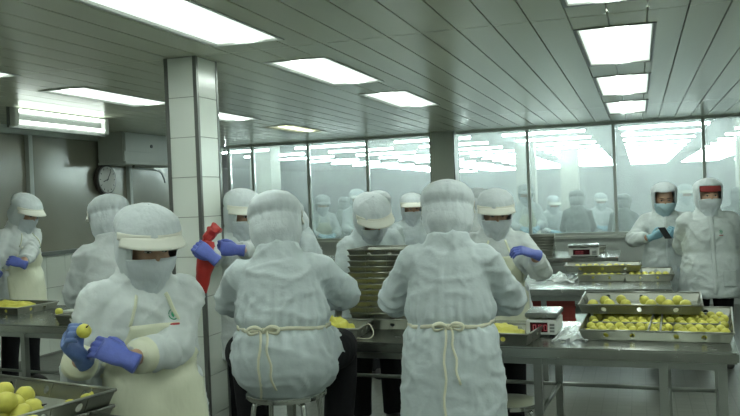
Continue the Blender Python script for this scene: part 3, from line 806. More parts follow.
    for sg in (1, -1):
        e = mesh_obj('eye', EYE, None, root, mh @ Matrix.Translation((sg*.033, .0865, .001)) @ Matrix.Rotation(-sg*.30, 4, 'Z'))
        mesh_obj('iris', IRIS, None, e); mesh_obj('eyelid', LID, None, e, Matrix.Diagonal((sg, 1, 1, 1)))
        mesh_obj('eyebrow', BROW, None, root, mh @ Matrix.Translation((sg*.034, .094, .022)) @ Matrix.Diagonal((sg, 1, 1, 1)))
    # ---------- gloves
    for sd in ('R', 'L'):
        S, E_, W_, fd, hd, pn, pose = A[sd]
        zax = (-(pn - hd*pn.dot(hd))).normalized(); yax = zax.cross(hd).normalized()
        mm = Matrix(((hd.x, yax.x, zax.x, W_.x), (hd.y, yax.y, zax.y, W_.y), (hd.z, yax.z, zax.z, W_.z), (0, 0, 0, 1)))
        me = hand(sd, pose)
        o = bpy.data.objects.new('glove', me); COL.objects.link(o); o.parent = root; o.matrix_local = mm
        if not me.materials: me.materials.append(None)
        o.material_slots[0].link = 'OBJECT'; o.material_slots[0].material = M[glove[sd] if isinstance(glove, dict) else glove]
        if cuffs:
            c0 = E_ + (W_ - E_)*0.60; c1 = E_ + (W_ - E_)*0.78
            bm = bmesh.new(); tube(bm, [c0, c0.lerp(c1, .5), c1, c1 - (c1 - c0)*.08], [.066, .062, .058, .045], 18, cap=False)
            for v in bm.verts: v.co += Vector(noise.noise_vector(v.co*25))*.004
            obj('cuff', bm, M['apron'], root, True)
    # ---------- apron, ties, badge
    zw = zwf
    if apron:
        zb = (hem + .06 if seat is None else seat + .08)
        zt = 1.19 - ds
        def apf(u, v):
            zz = zb + (zt - zb)*v
            wid = .20*gr if zz < zw else max(.085, .20*gr*(1 - smoothstep(zw, zt - .02, zz)*0.55))
            return Vector(((u - .5)*2*wid, 1.2, zz)), Vector((0, -1, 0))
        ap = patch('apron', both, apf, 18, 26, .015, .003, M[apron], root)
        for sg in (1, -1):                                  # neck straps
            pts = []
            for t in range(7):
                o_, d_ = Vector((sg*(.09 - .035*t/6), 1.2, zt - .01 + (1.30 - ds - zt)*t/6)), Vector((0, -1, 0))
                p = project(both, o_, d_, .006)
                if p is not None: pts.append(p)
            if len(pts) > 2:
                bm = bmesh.new(); tube(bm, pts, .009, 8, flat=.45); obj('apron_strap', bm, M[apron], root, True)
    if apron or tie_back:
        pts = []
        for t in range(41):
            a = 2*PI*t/40; o_ = Vector((math.sin(a)*.8, -math.cos(a)*.8, zw)); d_ = (Vector((0, 0, zw)) - o_).normalized()
            p = project(both, o_, d_, .004)
            if p is not None: pts.append(p + Vector((0, 0, .006*math.sin(a*3 + idx))))
        bm = bmesh.new(); prev = None
        for p in pts:
            n_ = Vector((p.x, p.y, 0)).normalized()*.004
            cur = [bm.verts.new(p + q) for q in (Vector((0, 0, -.008)) + n_, Vector((0, 0, .008)) + n_, Vector((0, 0, .008)) - n_, Vector((0, 0, -.008)) - n_)]
            if prev:
                for k_ in range(4): bm.faces.new((prev[k_], prev[(k_+1) % 4], cur[(k_+1) % 4], cur[k_]))
            prev = cur
        obj('apron_tie', bm, M['tie'], root, True)
    if tie_back:
        b0 = project(both, Vector((tie_back if isinstance(tie_back, float) else 0.0, -1.2, zw)), Vector((0, 1, 0)), .008)
        bm = bmesh.new(); ellipsoid(bm, b0, (.014, .010, .013), 12)
        for sg in (1, -1):
            tube(bm, *smooth_path([b0, b0 + Vector((sg*.03, -.014, .018)), b0 + Vector((sg*.062, -.008, .008)), b0 + Vector((sg*.055, -.012, -.012)), b0 + Vector((sg*.02, -.008, -.006))], [.006, .009, .010, .009, .006], 4), n=8, flat=.6)
            pts = []
            for t in range(12):
                zz = zw - (.24 if sg > 0 else .40)*t/11; xx = b0.x + sg*.012 + (sg*.03 if sg > 0 else -.012)*t/11 + .005*math.sin(t*1.3)
                p = project(both, Vector((xx, -1.2, zz)), Vector((0, 1, 0)), .005)
                if p is not None: pts.append(p)
            if len(pts) > 2: tube(bm, pts, .0072, 8, flat=.5)
        obj('bow', bm, M['tie'], root, True)
    cb = both.cb
    if logo:
        cx, cz = -.070, (1.175 if logo is True else logo)
        fwd = Rb @ Vector((0, 1, 0))
        def lg(r0, r1):
            def fn(u, v):
                a = 2*PI*u; r_ = r0 + (r1 - r0)*v
                return bend((cx + math.cos(a)*r_, 0, cz + math.sin(a)*r_*1.1)) + fwd*.6, -fwd
            return fn
        b1 = patch('badge_ring', cb, lg(.012, .017), 24, 1, .003, .002, M['logo_green'], root)
        b2 = patch('badge_leaf', cb, lambda u, v: (bend((cx + (u - .5)*.013*math.sin(PI*max(.02, min(.98, v))), 0, cz - .010 + .021*v)) + fwd*.6, -fwd), 4, 6, .004, .002, M['logo_green'], root)
        b3 = patch('badge_text', cb, lambda u, v: (bend((cx + (u - .5)*.036, 0, cz - .034 + .008*v)) + fwd*.6, -fwd), 10, 2, .003, .002, M['logo_red'], root)
    if placket:
        fwd = Rb @ Vector((0, 1, 0))
        patch('placket', cb, lambda u, v: (bend(((u - .5)*.045, 0, hem + .03 + (1.30 - hem)*v)) + fwd*.6, -fwd), 3, 40, .005, .003, M[coat], root)
        patch('pocket', cb, lambda u, v: (bend((-.13 + (u - .5)*.13, 0, .70 + .15*v)) + fwd*.6, -fwd), 8, 10, .005, .003, M[coat], root)
    return root, A, Wl.inverted()

# ------------------------------------------------------------------ the workers in the room
IR, IU, IF = _r3.copy(), -_d3, _f2.copy()      # picture right, up, away, as world directions at the camera
def wv(r, u, f): return (IR*r + IU*u + IF*f).normalized()

person('worker in white hood and cream apron trimming a yellow fruit with blue gloves', 138, 3.07, 206, face=14, lean=5, head=(12, 8, 0), girth=1.06, hood_i=0,
       arms={'R': (at(80, 356, 2.74), wv(-.36, .72, -.60), wv(.92, .25, -.05), 'grip', wv(-.30, -1.0, .25)), 'L': (at(126, 359, 2.72), wv(-.88, .42, -.05), wv(-.25, -.50, .78), 'cup', wv(.42, -1.0, .15))},
       glove={'R': 'glove_dark', 'L': 'glove'}, apron='apron', logo=1.225, voxel=0.0115, cuffs=True, folds=1.1)
person('worker seen from behind on a steel stool, bent over a tray of yellow pieces', 279, 3.85, 193, face=180 - 6, lean=10, side_lean=-3, head=(10, 0, -2), seat=0.655, girth=1.02, hood_i=1, arms='high', coat='coat_b', tie_back=-0.07, voxel=0.0115, knee=0.22, folds=1.1)
person('standing worker with back turned and a cream apron bow at the waist', 446, 3.62, 181, face=180 - 4, lean=5, head=(10, 0, 0), girth=1.0, hood_i=2, arms='wide', coat='coat_b', tie_back=True, voxel=0.0115, folds=1.1)
person('worker beside the tiled pillar squeezing a red piping bag with blue gloves', 237, 5.3, 190, face=16, lean=4, head=(12, 16, 0), girth=0.95, hood_i=3,
       arms={'R': (at(212, 257, 4.70), wv(-.75, .62, -.1), wv(-.2, -.2, .9), 'grip', wv(-.3, -.9, .2)), 'L': (at(228, 252, 4.66), wv(-.98, .10, -.1), wv(-.1, .1, .95), 'grip', wv(.8, -.7, 0))})
person('hooded worker facing the steel table edge with yellow apron near the wall clock', 15, 7.3, 196, face=38, lean=6, head=(20, 10, 0), girth=0.95, hood_i=1, apron='apron', logo=True,
       arms={'L': (at(19, 269, 6.85), wv(-.9, .32, -.1), wv(-.2, -.4, .8), 'grip', wv(.8, -.6, .1)), 'R': (at(-4, 272, 6.8), wv(-.6, .5, .3), wv(.6, 0, .6), 'cup', wv(-.4, -.9, 0))})
person('worker with back turned at the steel table behind the apron-wearing fruit trimmer', 112, 4.95, 195, face=188, lean=6, head=(10, 8, 0), girth=0.98, hood_i=0, arms='front', coat='coat')
person('worker with bowed head behind the tall stack of steel trays', 370, 5.6, 204, face=12, lean=20, side_lean=6, head=(16, 14, 0), girth=0.95, hood_i=2, arms='front', coat='coat_b', height_fix=1.0)
person('worker with back turned behind the bowed worker at the tray stack', 381, 7.1, 191, face=205, lean=5, head=(8, -6, 0), girth=0.95, hood_i=1, arms='front', coat='coat_b', voxel=.016)
person('masked worker facing forward just past the tray stack, small in the distance', 411, 8.3, 193, face=6, lean=3, head=(6, 4, 0), girth=0.95, hood_i=3, coat='coat_b', voxel=.017)
person('masked worker with low cream brim and a raised blue glove beside the scale', 494, 5.38, 190, face=4, lean=7, head=(10, 3, 0), girth=1.04, hood_i=0, apron='apron', shoe='shoe_red',
       arms={'L': (at(534, 254, 4.95), wv(-.93, .28, -.15), wv(-.15, -.75, .5), 'cup', wv(.6, -1.0, -.1)), 'R': (at(455, 268, 5.0), wv(.7, -.2, -.3), wv(0, -.8, .3), 'cup', wv(-.8, -.6, 0))})
person('worker in profile half hidden by the hood of the seated worker', 309, 7.0, 204, face=-70, lean=12, head=(12, 0, 0), girth=0.92, hood_i=2, coat='coat_b', voxel=.017)
person('worker turned away between the standing back-turned worker and the low-brimmed one', 478, 8.6, 188, face=170, lean=4, head=(4, 0, 0), girth=0.95, hood_i=3, coat='coat', voxel=.018)
_, A13, W13 = person('visitor in white coat and pale blue mask holding a dark phone', 664, 7.8, 183, face=6, lean=0, head=(14, 0, 0), girth=1.02, hood_i=4, mask='mask_blue', brim=False, coat='coat_plastic', glove='glove_light', placket=True, hem=.45, voxel=.015,
       arms={'R': (at(652, 237, 7.52), wv(.8, .35, -.1), wv(.2, .3, .8), 'grip', wv(-.8, -.7, 0)), 'L': (at(679, 236, 7.52), wv(-.8, .35, -.1), wv(-.2, .3, .8), 'grip', wv(.8, -.7, 0))})
person('visitor in pale overcoat with a red cap under the hood, hands behind back', 708, 7.04, 178, face=10, lean=-1, head=(2, 6, 0), girth=1.12, hood_i=4, cap='cap_red', brim=False, coat='coat_plastic', arms='back', placket=True, logo=True, hem=.61, voxel=.0135, folds=1.2)

# ------------------------------------------------------------------ people in the hall beyond the glass
HG = 'workers in the hall beyond the misted glass'
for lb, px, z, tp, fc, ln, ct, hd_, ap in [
    ('worker with backlit-toned hood beyond the glass facing the room near the window mullion', 526, 12.6, 184, 8, 2, 'coat', 'hood_backlit_grey', 'apron'),
    ('white-hooded worker beyond the glass bending beside the one with the backlit-toned hood', 551, 13.6, 196, 20, 10, 'coat', 'hood', None),
    ('broad backlit-toned worker beyond the glass with back turned above the digital scale', 577, 12.2, 190, 178, 4, 'coat_backlit_grey', 'hood_backlit_grey', None),
    ('pale worker far beyond the glass between the two backlit-toned backs', 600, 14.6, 193, 12, 6, 'coat', 'hood', None),
    ('backlit-toned worker beyond the glass next to the visitor with the phone', 623, 12.3, 194, 170, 6, 'coat_backlit_grey', 'hood_backlit_grey', None),
    ('worker with yellow apron beyond the glass over the seated worker', 321, 13.3, 195, 14, 6, 'coat', 'hood_backlit_grey', 'apron'),
    ('backlit-toned worker beyond the glass to the side of the yellow apron', 341, 14.6, 197, 120, 6, 'coat_backlit_grey', 'hood_backlit_grey', None),
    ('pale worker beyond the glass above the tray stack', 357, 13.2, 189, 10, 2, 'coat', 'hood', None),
    ('dim worker beyond the glass at the photograph edge past the red cap', 738, 11.9, 187, 170, 2, 'coat_backlit_grey', 'hood_backlit_grey', None),
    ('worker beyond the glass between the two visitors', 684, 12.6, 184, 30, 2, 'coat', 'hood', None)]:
    person(lb, px, z, tp, face=fc, lean=ln, head=(8, 0, 0), girth=0.98, coat=ct, hood=hd_, apron=ap, voxel=.022, group=HG, cap=None, hood_i=None, brim='hood_backlit_grey' if hd_ == 'hood_backlit_grey' else True, glove='glove_light')

# ================================================================== tables
def table(label, cx, cy, rz, w, d, h=0.77, legs=None, name='work_table', rail=True, sz=.22):
    t = empty(name, (cx, cy, 0), rz, label, 'table')
    bm = bmesh.new(); box(bm, -w/2, w/2, -d/2, d/2, h - 0.055, h)
    bmesh.ops.bevel(bm, geom=[e for e in bm.edges], offset=0.008, segments=2, affect='EDGES')
    obj('table_top', bm, M['steel'], t)
    mkbox('apron_rail', M['steel_leg'], t, -w/2 + .05, w/2 - .05, -d/2 + .07, -d/2 + .09, h - .10, h - .045)
    mkbox('apron_rail', M['steel_leg'], t, -w/2 + .05, w/2 - .05, d/2 - .09, d/2 - .07, h - .10, h - .045)
    lx = legs or [-w/2 + .06, w/2 - .06]
    for x in lx:
        for y in (-d/2 + .08, d/2 - .08):
            bm = bmesh.new(); box(bm, x - .02, x + .02, y - .02, y + .02, 0.03, h - .045)
            lg = obj('leg', bm, M['steel_leg'], t)
            bm = bmesh.new(); cyl(bm, (x, y, 0.015), .018, .03, 12); obj('foot', bm, M['black'], lg)
        bm = bmesh.new(); tube(bm, [(x, -d/2 + .10, sz), (x, d/2 - .10, sz)], .012, 8); obj('stretcher', bm, M['steel_leg'], t, True)
    if rail:
        bm = bmesh.new(); tube(bm, [(min(lx), d/2 - .08, sz), (max(lx), d/2 - .08, sz)], .012, 8); obj('stretcher', bm, M['steel_leg'], t, True)
    return t
RT = math.radians(-3.0)
def on_main(x, dy, zz=0.77):
    "point dy behind the front edge of the main table"
    return Vector((x + dy*math.sin(-RT), 4.11 + 0.0524*(0.40 - x) + dy*math.cos(RT), zz))
c = on_main(-0.80, 0.43); 
table('long steel work table carrying the scale, the tray stack and the fruit trays', c.x - .005, c.y, RT, 2.44, 0.86, legs=[-1.14, 0.28, 0.885, 1.15], sz=.41)
table('steel work table in front of the worker near the clock', -4.30, 5.12, math.radians(-6), 2.9, 0.95, legs=[-1.3, 0.2, 1.25])
TBL2 = table('steel table under the second set of fruit trays, behind the scale', -0.74, 7.25, 0, 1.92, 1.25, legs=[-0.86, -0.02, 0.88])
table('far steel table by the glass with the digital scale', -1.75, 10.35, 0, 3.0, 1.2, legs=[-1.4, 0.1, 1.42])
table('steel table by the far glass behind the seated worker', -5.0, 10.3, 0, 2.6, 0.9, legs=[-1.2, 1.2])
table('steel table nearest the camera under the stacked fruit trays', -1.75, 1.72, math.radians(-6), 1.5, 0.85, legs=[-.68, .68])
table('dark-edged side table beside the visitor in the red cap', 1.36, 7.6, math.radians(-2), 1.0, 1.9, h=0.80)

# ------------------------------------------------------------------ trays with round holes in the sides
def tray_mesh(L, W, H=0.06, nl=3, nw=2, hr=0.013, flare=0.018, t=0.0022):
    bm = bmesh.new()
    b = [Vector((-L/2 + flare, -W/2 + flare, 0)), Vector((L/2 - flare, -W/2 + flare, 0)), Vector((L/2 - flare, W/2 - flare, 0)), Vector((-L/2 + flare, W/2 - flare, 0))]
    tp = [Vector((-L/2, -W/2, H)), Vector((L/2, -W/2, H)), Vector((L/2, W/2, H)), Vector((-L/2, W/2, H))]
    bm.faces.new([bm.verts.new(p) for p in b])
    for i in range(4):
        j = (i + 1) % 4; n = nl if i % 2 == 0 else nw; ln = (b[j] - b[i]).length
        f = lambda s, q: (b[i].lerp(b[j], s)).lerp(tp[i].lerp(tp[j], s), q)
        cs = [(k + 1)/(n + 1) for k in range(n)]
        if n == 2: cs = [0.33, 0.67]
        if n == 3: cs = [0.20, 0.5, 0.80]
        hw = 0.024/ln; edges = [0.0]
        for cc in cs: edges += [cc - hw, cc + hw]
        edges.append(1.0)
        for k in range(0, len(edges), 2):
            bm.faces.new([bm.verts.new(f(*q)) for q in ((edges[k], 0), (edges[k+1], 0), (edges[k+1], 1), (edges[k], 1))])
        for cc in cs:
            N_ = 16; outer = []; inner = []
            for k in range(N_):
                a = 2*PI*(k + .5)/N_; ca, sa = math.cos(a), math.sin(a)
                m_ = 1/max(abs(ca), abs(sa))
                outer.append(bm.verts.new(f(cc + hw*ca*m_, .5 + .5*sa*m_)))
                inner.append(bm.verts.new(f(cc + hr/ln*ca, .5 + hr/H*sa)))
            for k in range(N_): bm.faces.new((outer[k], outer[(k+1) % N_], inner[(k+1) % N_], inner[k]))
            # square off the corners of the cell
            for sx, sy in ((1, 1), (-1, 1), (-1, -1), (1, -1)):
                a = math.atan2(sy, sx); k1 = int((a/(2*PI)*N_ - .5) % N_); k2 = (k1 + 1) % N_
                bm.faces.new((outer[k1], bm.verts.new(f(cc + hw*sx, .5 + .5*sy)), outer[k2]))
    bmesh.ops.recalc_face_normals(bm, faces=bm.faces[:])
    bmesh.ops.remove_doubles(bm, verts=bm.verts[:], dist=1e-5)
    bmesh.ops.recalc_face_normals(bm, faces=bm.faces[:])
    bmesh.ops.solidify(bm, geom=bm.faces[:], thickness=t)
    pan = bm_mesh(bm, 'pan', mat=M['tray'])
    bm = bmesh.new()       # rolled rim
    for i in range(4):
        j = (i + 1) % 4; tube(bm, [tp[i], tp[j]], 0.0052, 8)
        ellipsoid(bm, tp[i], (.0056,)*3, 8)
    rim = bm_mesh(bm, 'rim', True, M['tray'])
    return pan, rim
TB = tray_mesh(0.65, 0.40, 0.052)
TS = tray_mesh(0.40, 0.33, nl=2, nw=2)
def tray(meshes, loc, rz, label, group=None, name='steel_tray'):
    t = empty(name, loc, rz, label, 'tray', group)
    mesh_obj('pan', meshes[0], None, t); mesh_obj('rim', meshes[1], None, t)
    return t
# ------------------------------------------------------------------ yellow fruits
def fruit_mesh(seed):
    bm = bmesh.new(); bmesh.ops.create_icosphere(bm, subdivisions=3, radius=1.0)
    for v in bm.verts:
        d = v.co.normalized(); n = noise.noise(d*2.2 + Vector((seed*5.1, 0, 0)))*.07 + noise.noise(d*6 + Vector((seed*3.3, 2, 0)))*.025
        v.co = d*(1 + n); v.co.z *= 0.96
    return bm_mesh(bm, 'fruit', True, M['fruit'])
FR = [fruit_mesh(s) for s in range(5)]
def _stem():
    bm = bmesh.new(); tube(bm, *smooth_path([(0, 0, .93), (.04, 0, 1.12), (.12, 0, 1.35)], [.13, .09, .06], 3), n=8); return bm_mesh(bm, 'stem', True, M['stem'])
STEM = _stem()
frnd = random.Random(11)
def fruit(loc, r, label, group, stem=False, tilt=None):
    o = bpy.data.objects.new('yellow_fruit', FR[frnd.randrange(5)]); COL.objects.link(o)
    o.location = loc; o.scale = (r, r, r)
    o.rotation_euler = tilt if tilt else (frnd.uniform(-.5, .5), frnd.uniform(-.5, .5), frnd.uniform(0, 6.28))
    tag(o, label, 'fruit', group)
    if stem: mesh_obj('stem', STEM, None, o)
    return o
def fill(t, nx, ny, pitch, r, label, group, z0=0.004, y_from=0, skip=0.0, jitter=.004):
    "single layer of fruit in tray t (local x across, y away)"
    c, s = math.cos(t.rotation_euler[2]), math.sin(t.rotation_euler[2])
    for iy in range(y_from, ny):
        for ix in range(nx):
            if frnd.random() < skip: continue
            x = (ix - (nx - 1)/2)*pitch + frnd.uniform(-jitter, jitter); y = (iy - (ny - 1)/2)*pitch + frnd.uniform(-jitter, jitter)
            fruit((t.location[0] + c*x - s*y, t.location[1] + s*x + c*y, t.location[2] + z0 + r*0.96 + frnd.uniform(0, .004)), r*frnd.uniform(.94, 1.04), label, group)

# trays on the main table
def main_tray(meshes, x, dy, zz, extra, label): p = on_main(x, dy, zz); return tray(meshes, p, RT + extra, label)
TILT = 0.058                                            # the lower pair is propped up at the back
prop = main_tray(TB, 0.03, 0.70, 0.771, 0.0, 'empty steel tray propping up the back of the two lower fruit trays')
LOW = []
for x, dy, ex, lb in ((-0.135, 0.235, 0.0, 'lower steel tray of small yellow fruits next to the scale, under the wide tray'), (0.215, 0.23, -.03, 'lower steel tray of small yellow fruits at the free end of the work table')):
    t_ = main_tray(TB, x, dy + .325*math.cos(TILT), 0.772 + .307*math.sin(TILT), PI/2 + ex, lb)
    t_.rotation_euler = (0, -TILT, RT + PI/2 + ex); LOW.append(t_)
tc_ = main_tray(TB, -0.055, 0.80, 0.772 + 0.565*math.sin(TILT) + .060, 0.015, 'wide steel tray of large yellow fruits resting across the two lower trays')
tc_.rotation_euler = (TILT, 0, RT + .015)
def in_tray(t, x, y, z):
    "tray frame to world"
    return Matrix.LocRotScale(t.location, t.rotation_euler, None) @ Vector((x, y, z))
for t_, nm in ((LOW[0], 'lower tray next to the scale'), (LOW[1], 'lower tray at the table end')):
    for iy in range(7):
        for ix in range(7):
            if frnd.random() < .05: continue
            across = (ix - 3 + (.2 if iy % 2 else -.2))*.0505 + frnd.uniform(-.004, .004); deep = -.280 + iy*.082 + frnd.uniform(-.006, .006)
            fruit(in_tray(t_, deep, -across, .003 + .0235 + frnd.uniform(0, .003)), .0240*frnd.uniform(.93, 1.04), f'small yellow fruit, {ORD[ix]} across in the {ORD[iy]} row, {nm}', 'fruits in the ' + nm)
for ix, x in enumerate((-.255, -.165, -.075, .06, .15, .24)):
    fruit(in_tray(tc_, x, -.10 + frnd.uniform(-.01, .01), .003 + .031), .032, f'large yellow fruit in the front row of the wide upper tray, {ORD[ix]} from the scale', 'large fruits in the upper tray')
for ix, x in enumerate((-.20, -.11, .02, .11, .20)):
    fruit(in_tray(tc_, x, .06 + frnd.uniform(-.02, .02), .003 + .028), .029, f'large yellow fruit in the back row of the wide upper tray, {ORD[ix]} from the scale', 'large fruits in the upper tray')
# second set of trays, one table further back
t2 = tray(TB, (-0.18, 7.42, .771), 0, 'lower steel tray in the further set behind, beside the crumpled film')
t3 = tray(TB, (0.02 + .08, 7.62, .771), PI/2, 'lower steel tray of yellow fruits at the end of the further table')
t2.location = (-.33, 7.55, .771); t2.rotation_euler = (0, 0, PI/2)
t3.location = (.055, 7.52, .771); 
t4 = tray(TB, (-0.33, 7.62, .830), 0.02, 'upper steel tray lying across the further tray set')
tt3 = t3
for t_, nm, n_ in ((t3, 'small yellow fruit in the end tray of the further table', 1), (t4, 'small yellow fruit in the upper tray of the further set', 2), (t2, 'small yellow fruit in the lower tray beside the crumpled film', 3)):
    for iy in range(5):
        for ix in range(6 if n_ != 2 else 9):
            x = (ix - (2.5 if n_ != 2 else 4))*.056 + frnd.uniform(-.004, .004); y = (-.24 if n_ != 2 else -.13) + iy*.055
            if n_ == 2 and (iy > 3 or frnd.random() < .35): continue
            if n_ == 3 and iy > 2: continue
            fruit((t_.location[0] + x, t_.location[1] + y, t_.location[2] + .003 + .025), .0255*frnd.uniform(.93, 1.05), f'small yellow fruit, {ORD[ix]} across in the {ORD[iy]} row, {nm[22:]}', nm.replace('small yellow fruit', 'fruits'))
# tall stack between the two back-turned workers
NS = 13
for i in range(NS):
    p = on_main(-1.50, 0.58, .771 + i*.0345)
    frm = NS - 1 - i
    lb = 'topmost empty steel tray of the tall stack on the work table' if frm == 0 else ('bottom steel tray of the tall stack on the work table' if i == 0 else f'steel tray {ORD[frm]} from the top of the tall stack on the work table')
    tray(TS, (p.x + frnd.uniform(-.006, .006), p.y + frnd.uniform(-.006, .006), p.z), RT + frnd.uniform(-.03, .03), lb, 'trays of the tall stack')
# tray of yellow pieces by the seated worker
def heap(name, loc, rx, ry, h, label, cat, seed=0):
    bm = bmesh.new(); bmesh.ops.create_icosphere(bm, subdivisions=4, radius=1.0)
    for v in bm.verts:
        d = v.co.normalized(); n = noise.noise(d*4 + Vector((seed, 0, 0)))*.16 + noise.noise(d*10 + Vector((seed, 4, 0)))*.09
        v.co = Vector((d.x*rx*(1 + n), d.y*ry*(1 + n), max(0.0, d.z)*h*(1 + n*2.2)))
    o = obj(name, bm, M['fruit'], None, True); o.location = loc
    tag(o, label, cat, None, 'stuff'); return o
p = on_main(-1.72, 0.20, .771); tray(TS, p, RT + .12, 'steel tray of yellow pieces beside the elbow of the seated worker')
heap('yellow_pieces', p + Vector((-.02, 0, .004)), .15, .12, .10, 'heap of chopped yellow fruit pieces beside the seated worker', 'fruit pieces', 3)
p = on_main(-0.74, 0.19, .771); tray(TS, p, RT - .10, 'steel tray of yellow pieces beside the scale, near the standing worker')
heap('yellow_pieces', p + Vector((0, 0, .004)), .13, .11, .075, 'heap of yellow fruit pieces in the tray beside the scale', 'fruit pieces', 9)
bm = bmesh.new(); q = on_main(-1.48, .12, .772)
tube(bm, *smooth_path([q + Vector((-.03, .05, .06)), q + Vector((.02, .01, .075)), q + Vector((.05, -.02, .03)), q + Vector((.03, -.05, .006)), q + Vector((-.05, -.03, .006))], [.0026]*5, 5), n=8)
tag(obj('twine', bm, M['tie'], None, True), 'loop of cream twine hanging from the tray by the seated worker', 'twine')

# ------------------------------------------------------------------ weighing scales
def seg_digits(parent, txt, x0, y, z0, h, w, gap, matl):
    S = {'0': 'abcdef', '1': 'bc', '2': 'abged', '5': 'afgcd', '8': 'abcdefg'}
    for i, ch in enumerate(txt):
        bm = bmesh.new(); x = x0 + i*(w + gap); th_ = h*.13
        R_ = {'a': (0, w, h - th_, h), 'd': (0, w, 0, th_), 'g': (0, w, h/2 - th_/2, h/2 + th_/2), 'f': (0, th_, h/2, h), 'e': (0, th_, 0, h/2), 'b': (w - th_, w, h/2, h), 'c': (w - th_, w, 0, h/2)}
        for s_ in S[ch]:
            a = R_[s_]; box(bm, x + a[0], x + a[1], y - .0015, y, z0 + a[2], z0 + a[3])
        obj('digit', bm, matl, parent)
def scale(label, loc, rz, w=.24, d=.28, h=.115):
    t = empty('weighing_scale', loc, rz, label, 'scale')
    bm = bmesh.new(); hb = h - .03
    vs = [bm.verts.new(v) for v in ((-w/2, -d/2, .012), (w/2, -d/2, .012), (w/2, d/2, .012), (-w/2, d/2, .012), (-w/2, -d/2 + .012, hb), (w/2, -d/2 + .012, hb), (w/2, d/2, hb), (-w/2, d/2, hb))]
    for f in ((0, 3, 2, 1), (4, 5, 6, 7), (0, 1, 5, 4), (1, 2, 6, 5), (2, 3, 7, 6), (3, 0, 4, 7)): bm.faces.new([vs[i] for i in f])
    bmesh.ops.bevel(bm, geom=bm.edges[:], offset=.006, segments=2, affect='EDGES')
    b = obj('housing', bm, M['white_plastic'], t)
    mkbox('display', M['display'], t, -w*.36, w*.20, -d/2 - .001, -d/2 + .014, .026, hb - .012)
    seg_digits(t, '000', -w*.27, -d/2 - .001, .034, hb*.36, hb*.20, hb*.12, M['digit'])
    for i in range(3): mkbox('button', M['alu_dark'], t, w*.27, w*.42, -d/2 - .001, -d/2 + .012, .026 + i*.017, .026 + i*.017 + .011)
    bm = bmesh.new(); box(bm, -w/2 - .005, w/2 + .005, -d/2 + .005, d/2 + .005, hb + .012, h + .008); bmesh.ops.bevel(bm, geom=bm.edges[:], offset=.005, segments=2, affect='EDGES')
    obj('platform', bm, M['steel'], t)
    bm = bmesh.new(); cyl(bm, (0, 0, hb + .006), .05, .014, 16); obj('load_cell', bm, M['black'], t)
    for x in (-w/2 + .03, w/2 - .03):
        for y in (-d/2 + .03, d/2 - .03):
            bm = bmesh.new(); cyl(bm, (x, y, .006), .014, .012, 12); obj('foot', bm, M['black'], t)
    return t
p = on_main(-0.54, .42, .771); scale('white digital scale with steel platform on the main work table', p, RT + .02, w=.165, d=.26, h=.12)
scale('digital scale with red figures on the far table by the glass', (-0.64, 9.98, .771), 0.04, w=.34, d=.30, h=.13)
# crumpled film
def film(label, loc, sx, sy, h, seed):
    def fn(u, v):
        x, y = (u - .5)*sx, (v - .5)*sy
        n = noise.noise(Vector((u*4, v*4, seed))) + .6*noise.noise(Vector((u*9, v*9, seed + 3)))
        return Vector((x + .02*n, y + .02*noise.noise(Vector((u*5, v*5, seed + 7))), max(.002, h*(.5 + n*.9)*math.sin(PI*min(1, max(0, u)))**.4)))
    o = obj('plastic_film', sheet(fn, 26, 18, .001), M['film'], None, True); o.location = loc
    tag(o, label, 'plastic film')
p = on_main(-0.385, .34, .772); film('crumpled clear plastic bag between the scale and the fruit trays', p, .17, .40, .035, 2)
film('crumpled clear film on the further table beside its trays', (-.72, 7.30, .772), .36, .5, .05, 5)
# red crates under the further table
mkbox('shelf', M['steel_leg'], TBL2, -.86, .88, -.5, .5, .395, .41)
cr = empty('crate', (-0.78, 6.98, 0.411), 0.1, 'red plastic crate on the shelf under the further table', 'crate')
for a in ((-.24, .24, -.17, -.16), (-.24, .24, .16, .17), (-.24, -.23, -.16, .16), (.23, .24, -.16, .16)): mkbox('side', M['red'], cr, *a, .012, .25, 0)
mkbox('base', M['red'], cr, -.24, .24, -.17, .17, 0, .012)
for z_ in (.08, .18): mkbox('rib', M['red'], cr, -.245, .245, -.176, -.171, z_, z_ + .02)

# trays on the table near the clock
tl = tray(TB, (-4.80, 5.30, .771), math.radians(-8), 'steel tray of yellow slices in front of the worker near the clock')
heap('yellow_pieces', Vector((-4.80, 5.30, .775)), .25, .15, .07, 'layer of yellow slices in the tray near the clock', 'fruit pieces', 15)
tray(TS, (-3.62, 4.80, .771), math.radians(-6), 'empty steel tray at the table edge next to the back-turned worker')
cb_ = mkbox('cutting_board', M['white_plastic'], None, -.17, .17, -.11, .11, 0, .015, .004); cb_.location = (-4.05, 5.28, .771); cb_.rotation_euler = (0, 0, -.15)
tag(cb_, 'white cutting board on the table near the clock', 'cutting board')
fruit((-4.12, 5.05, .772 + .028), .029, 'single yellow fruit beside the white cutting board', None)
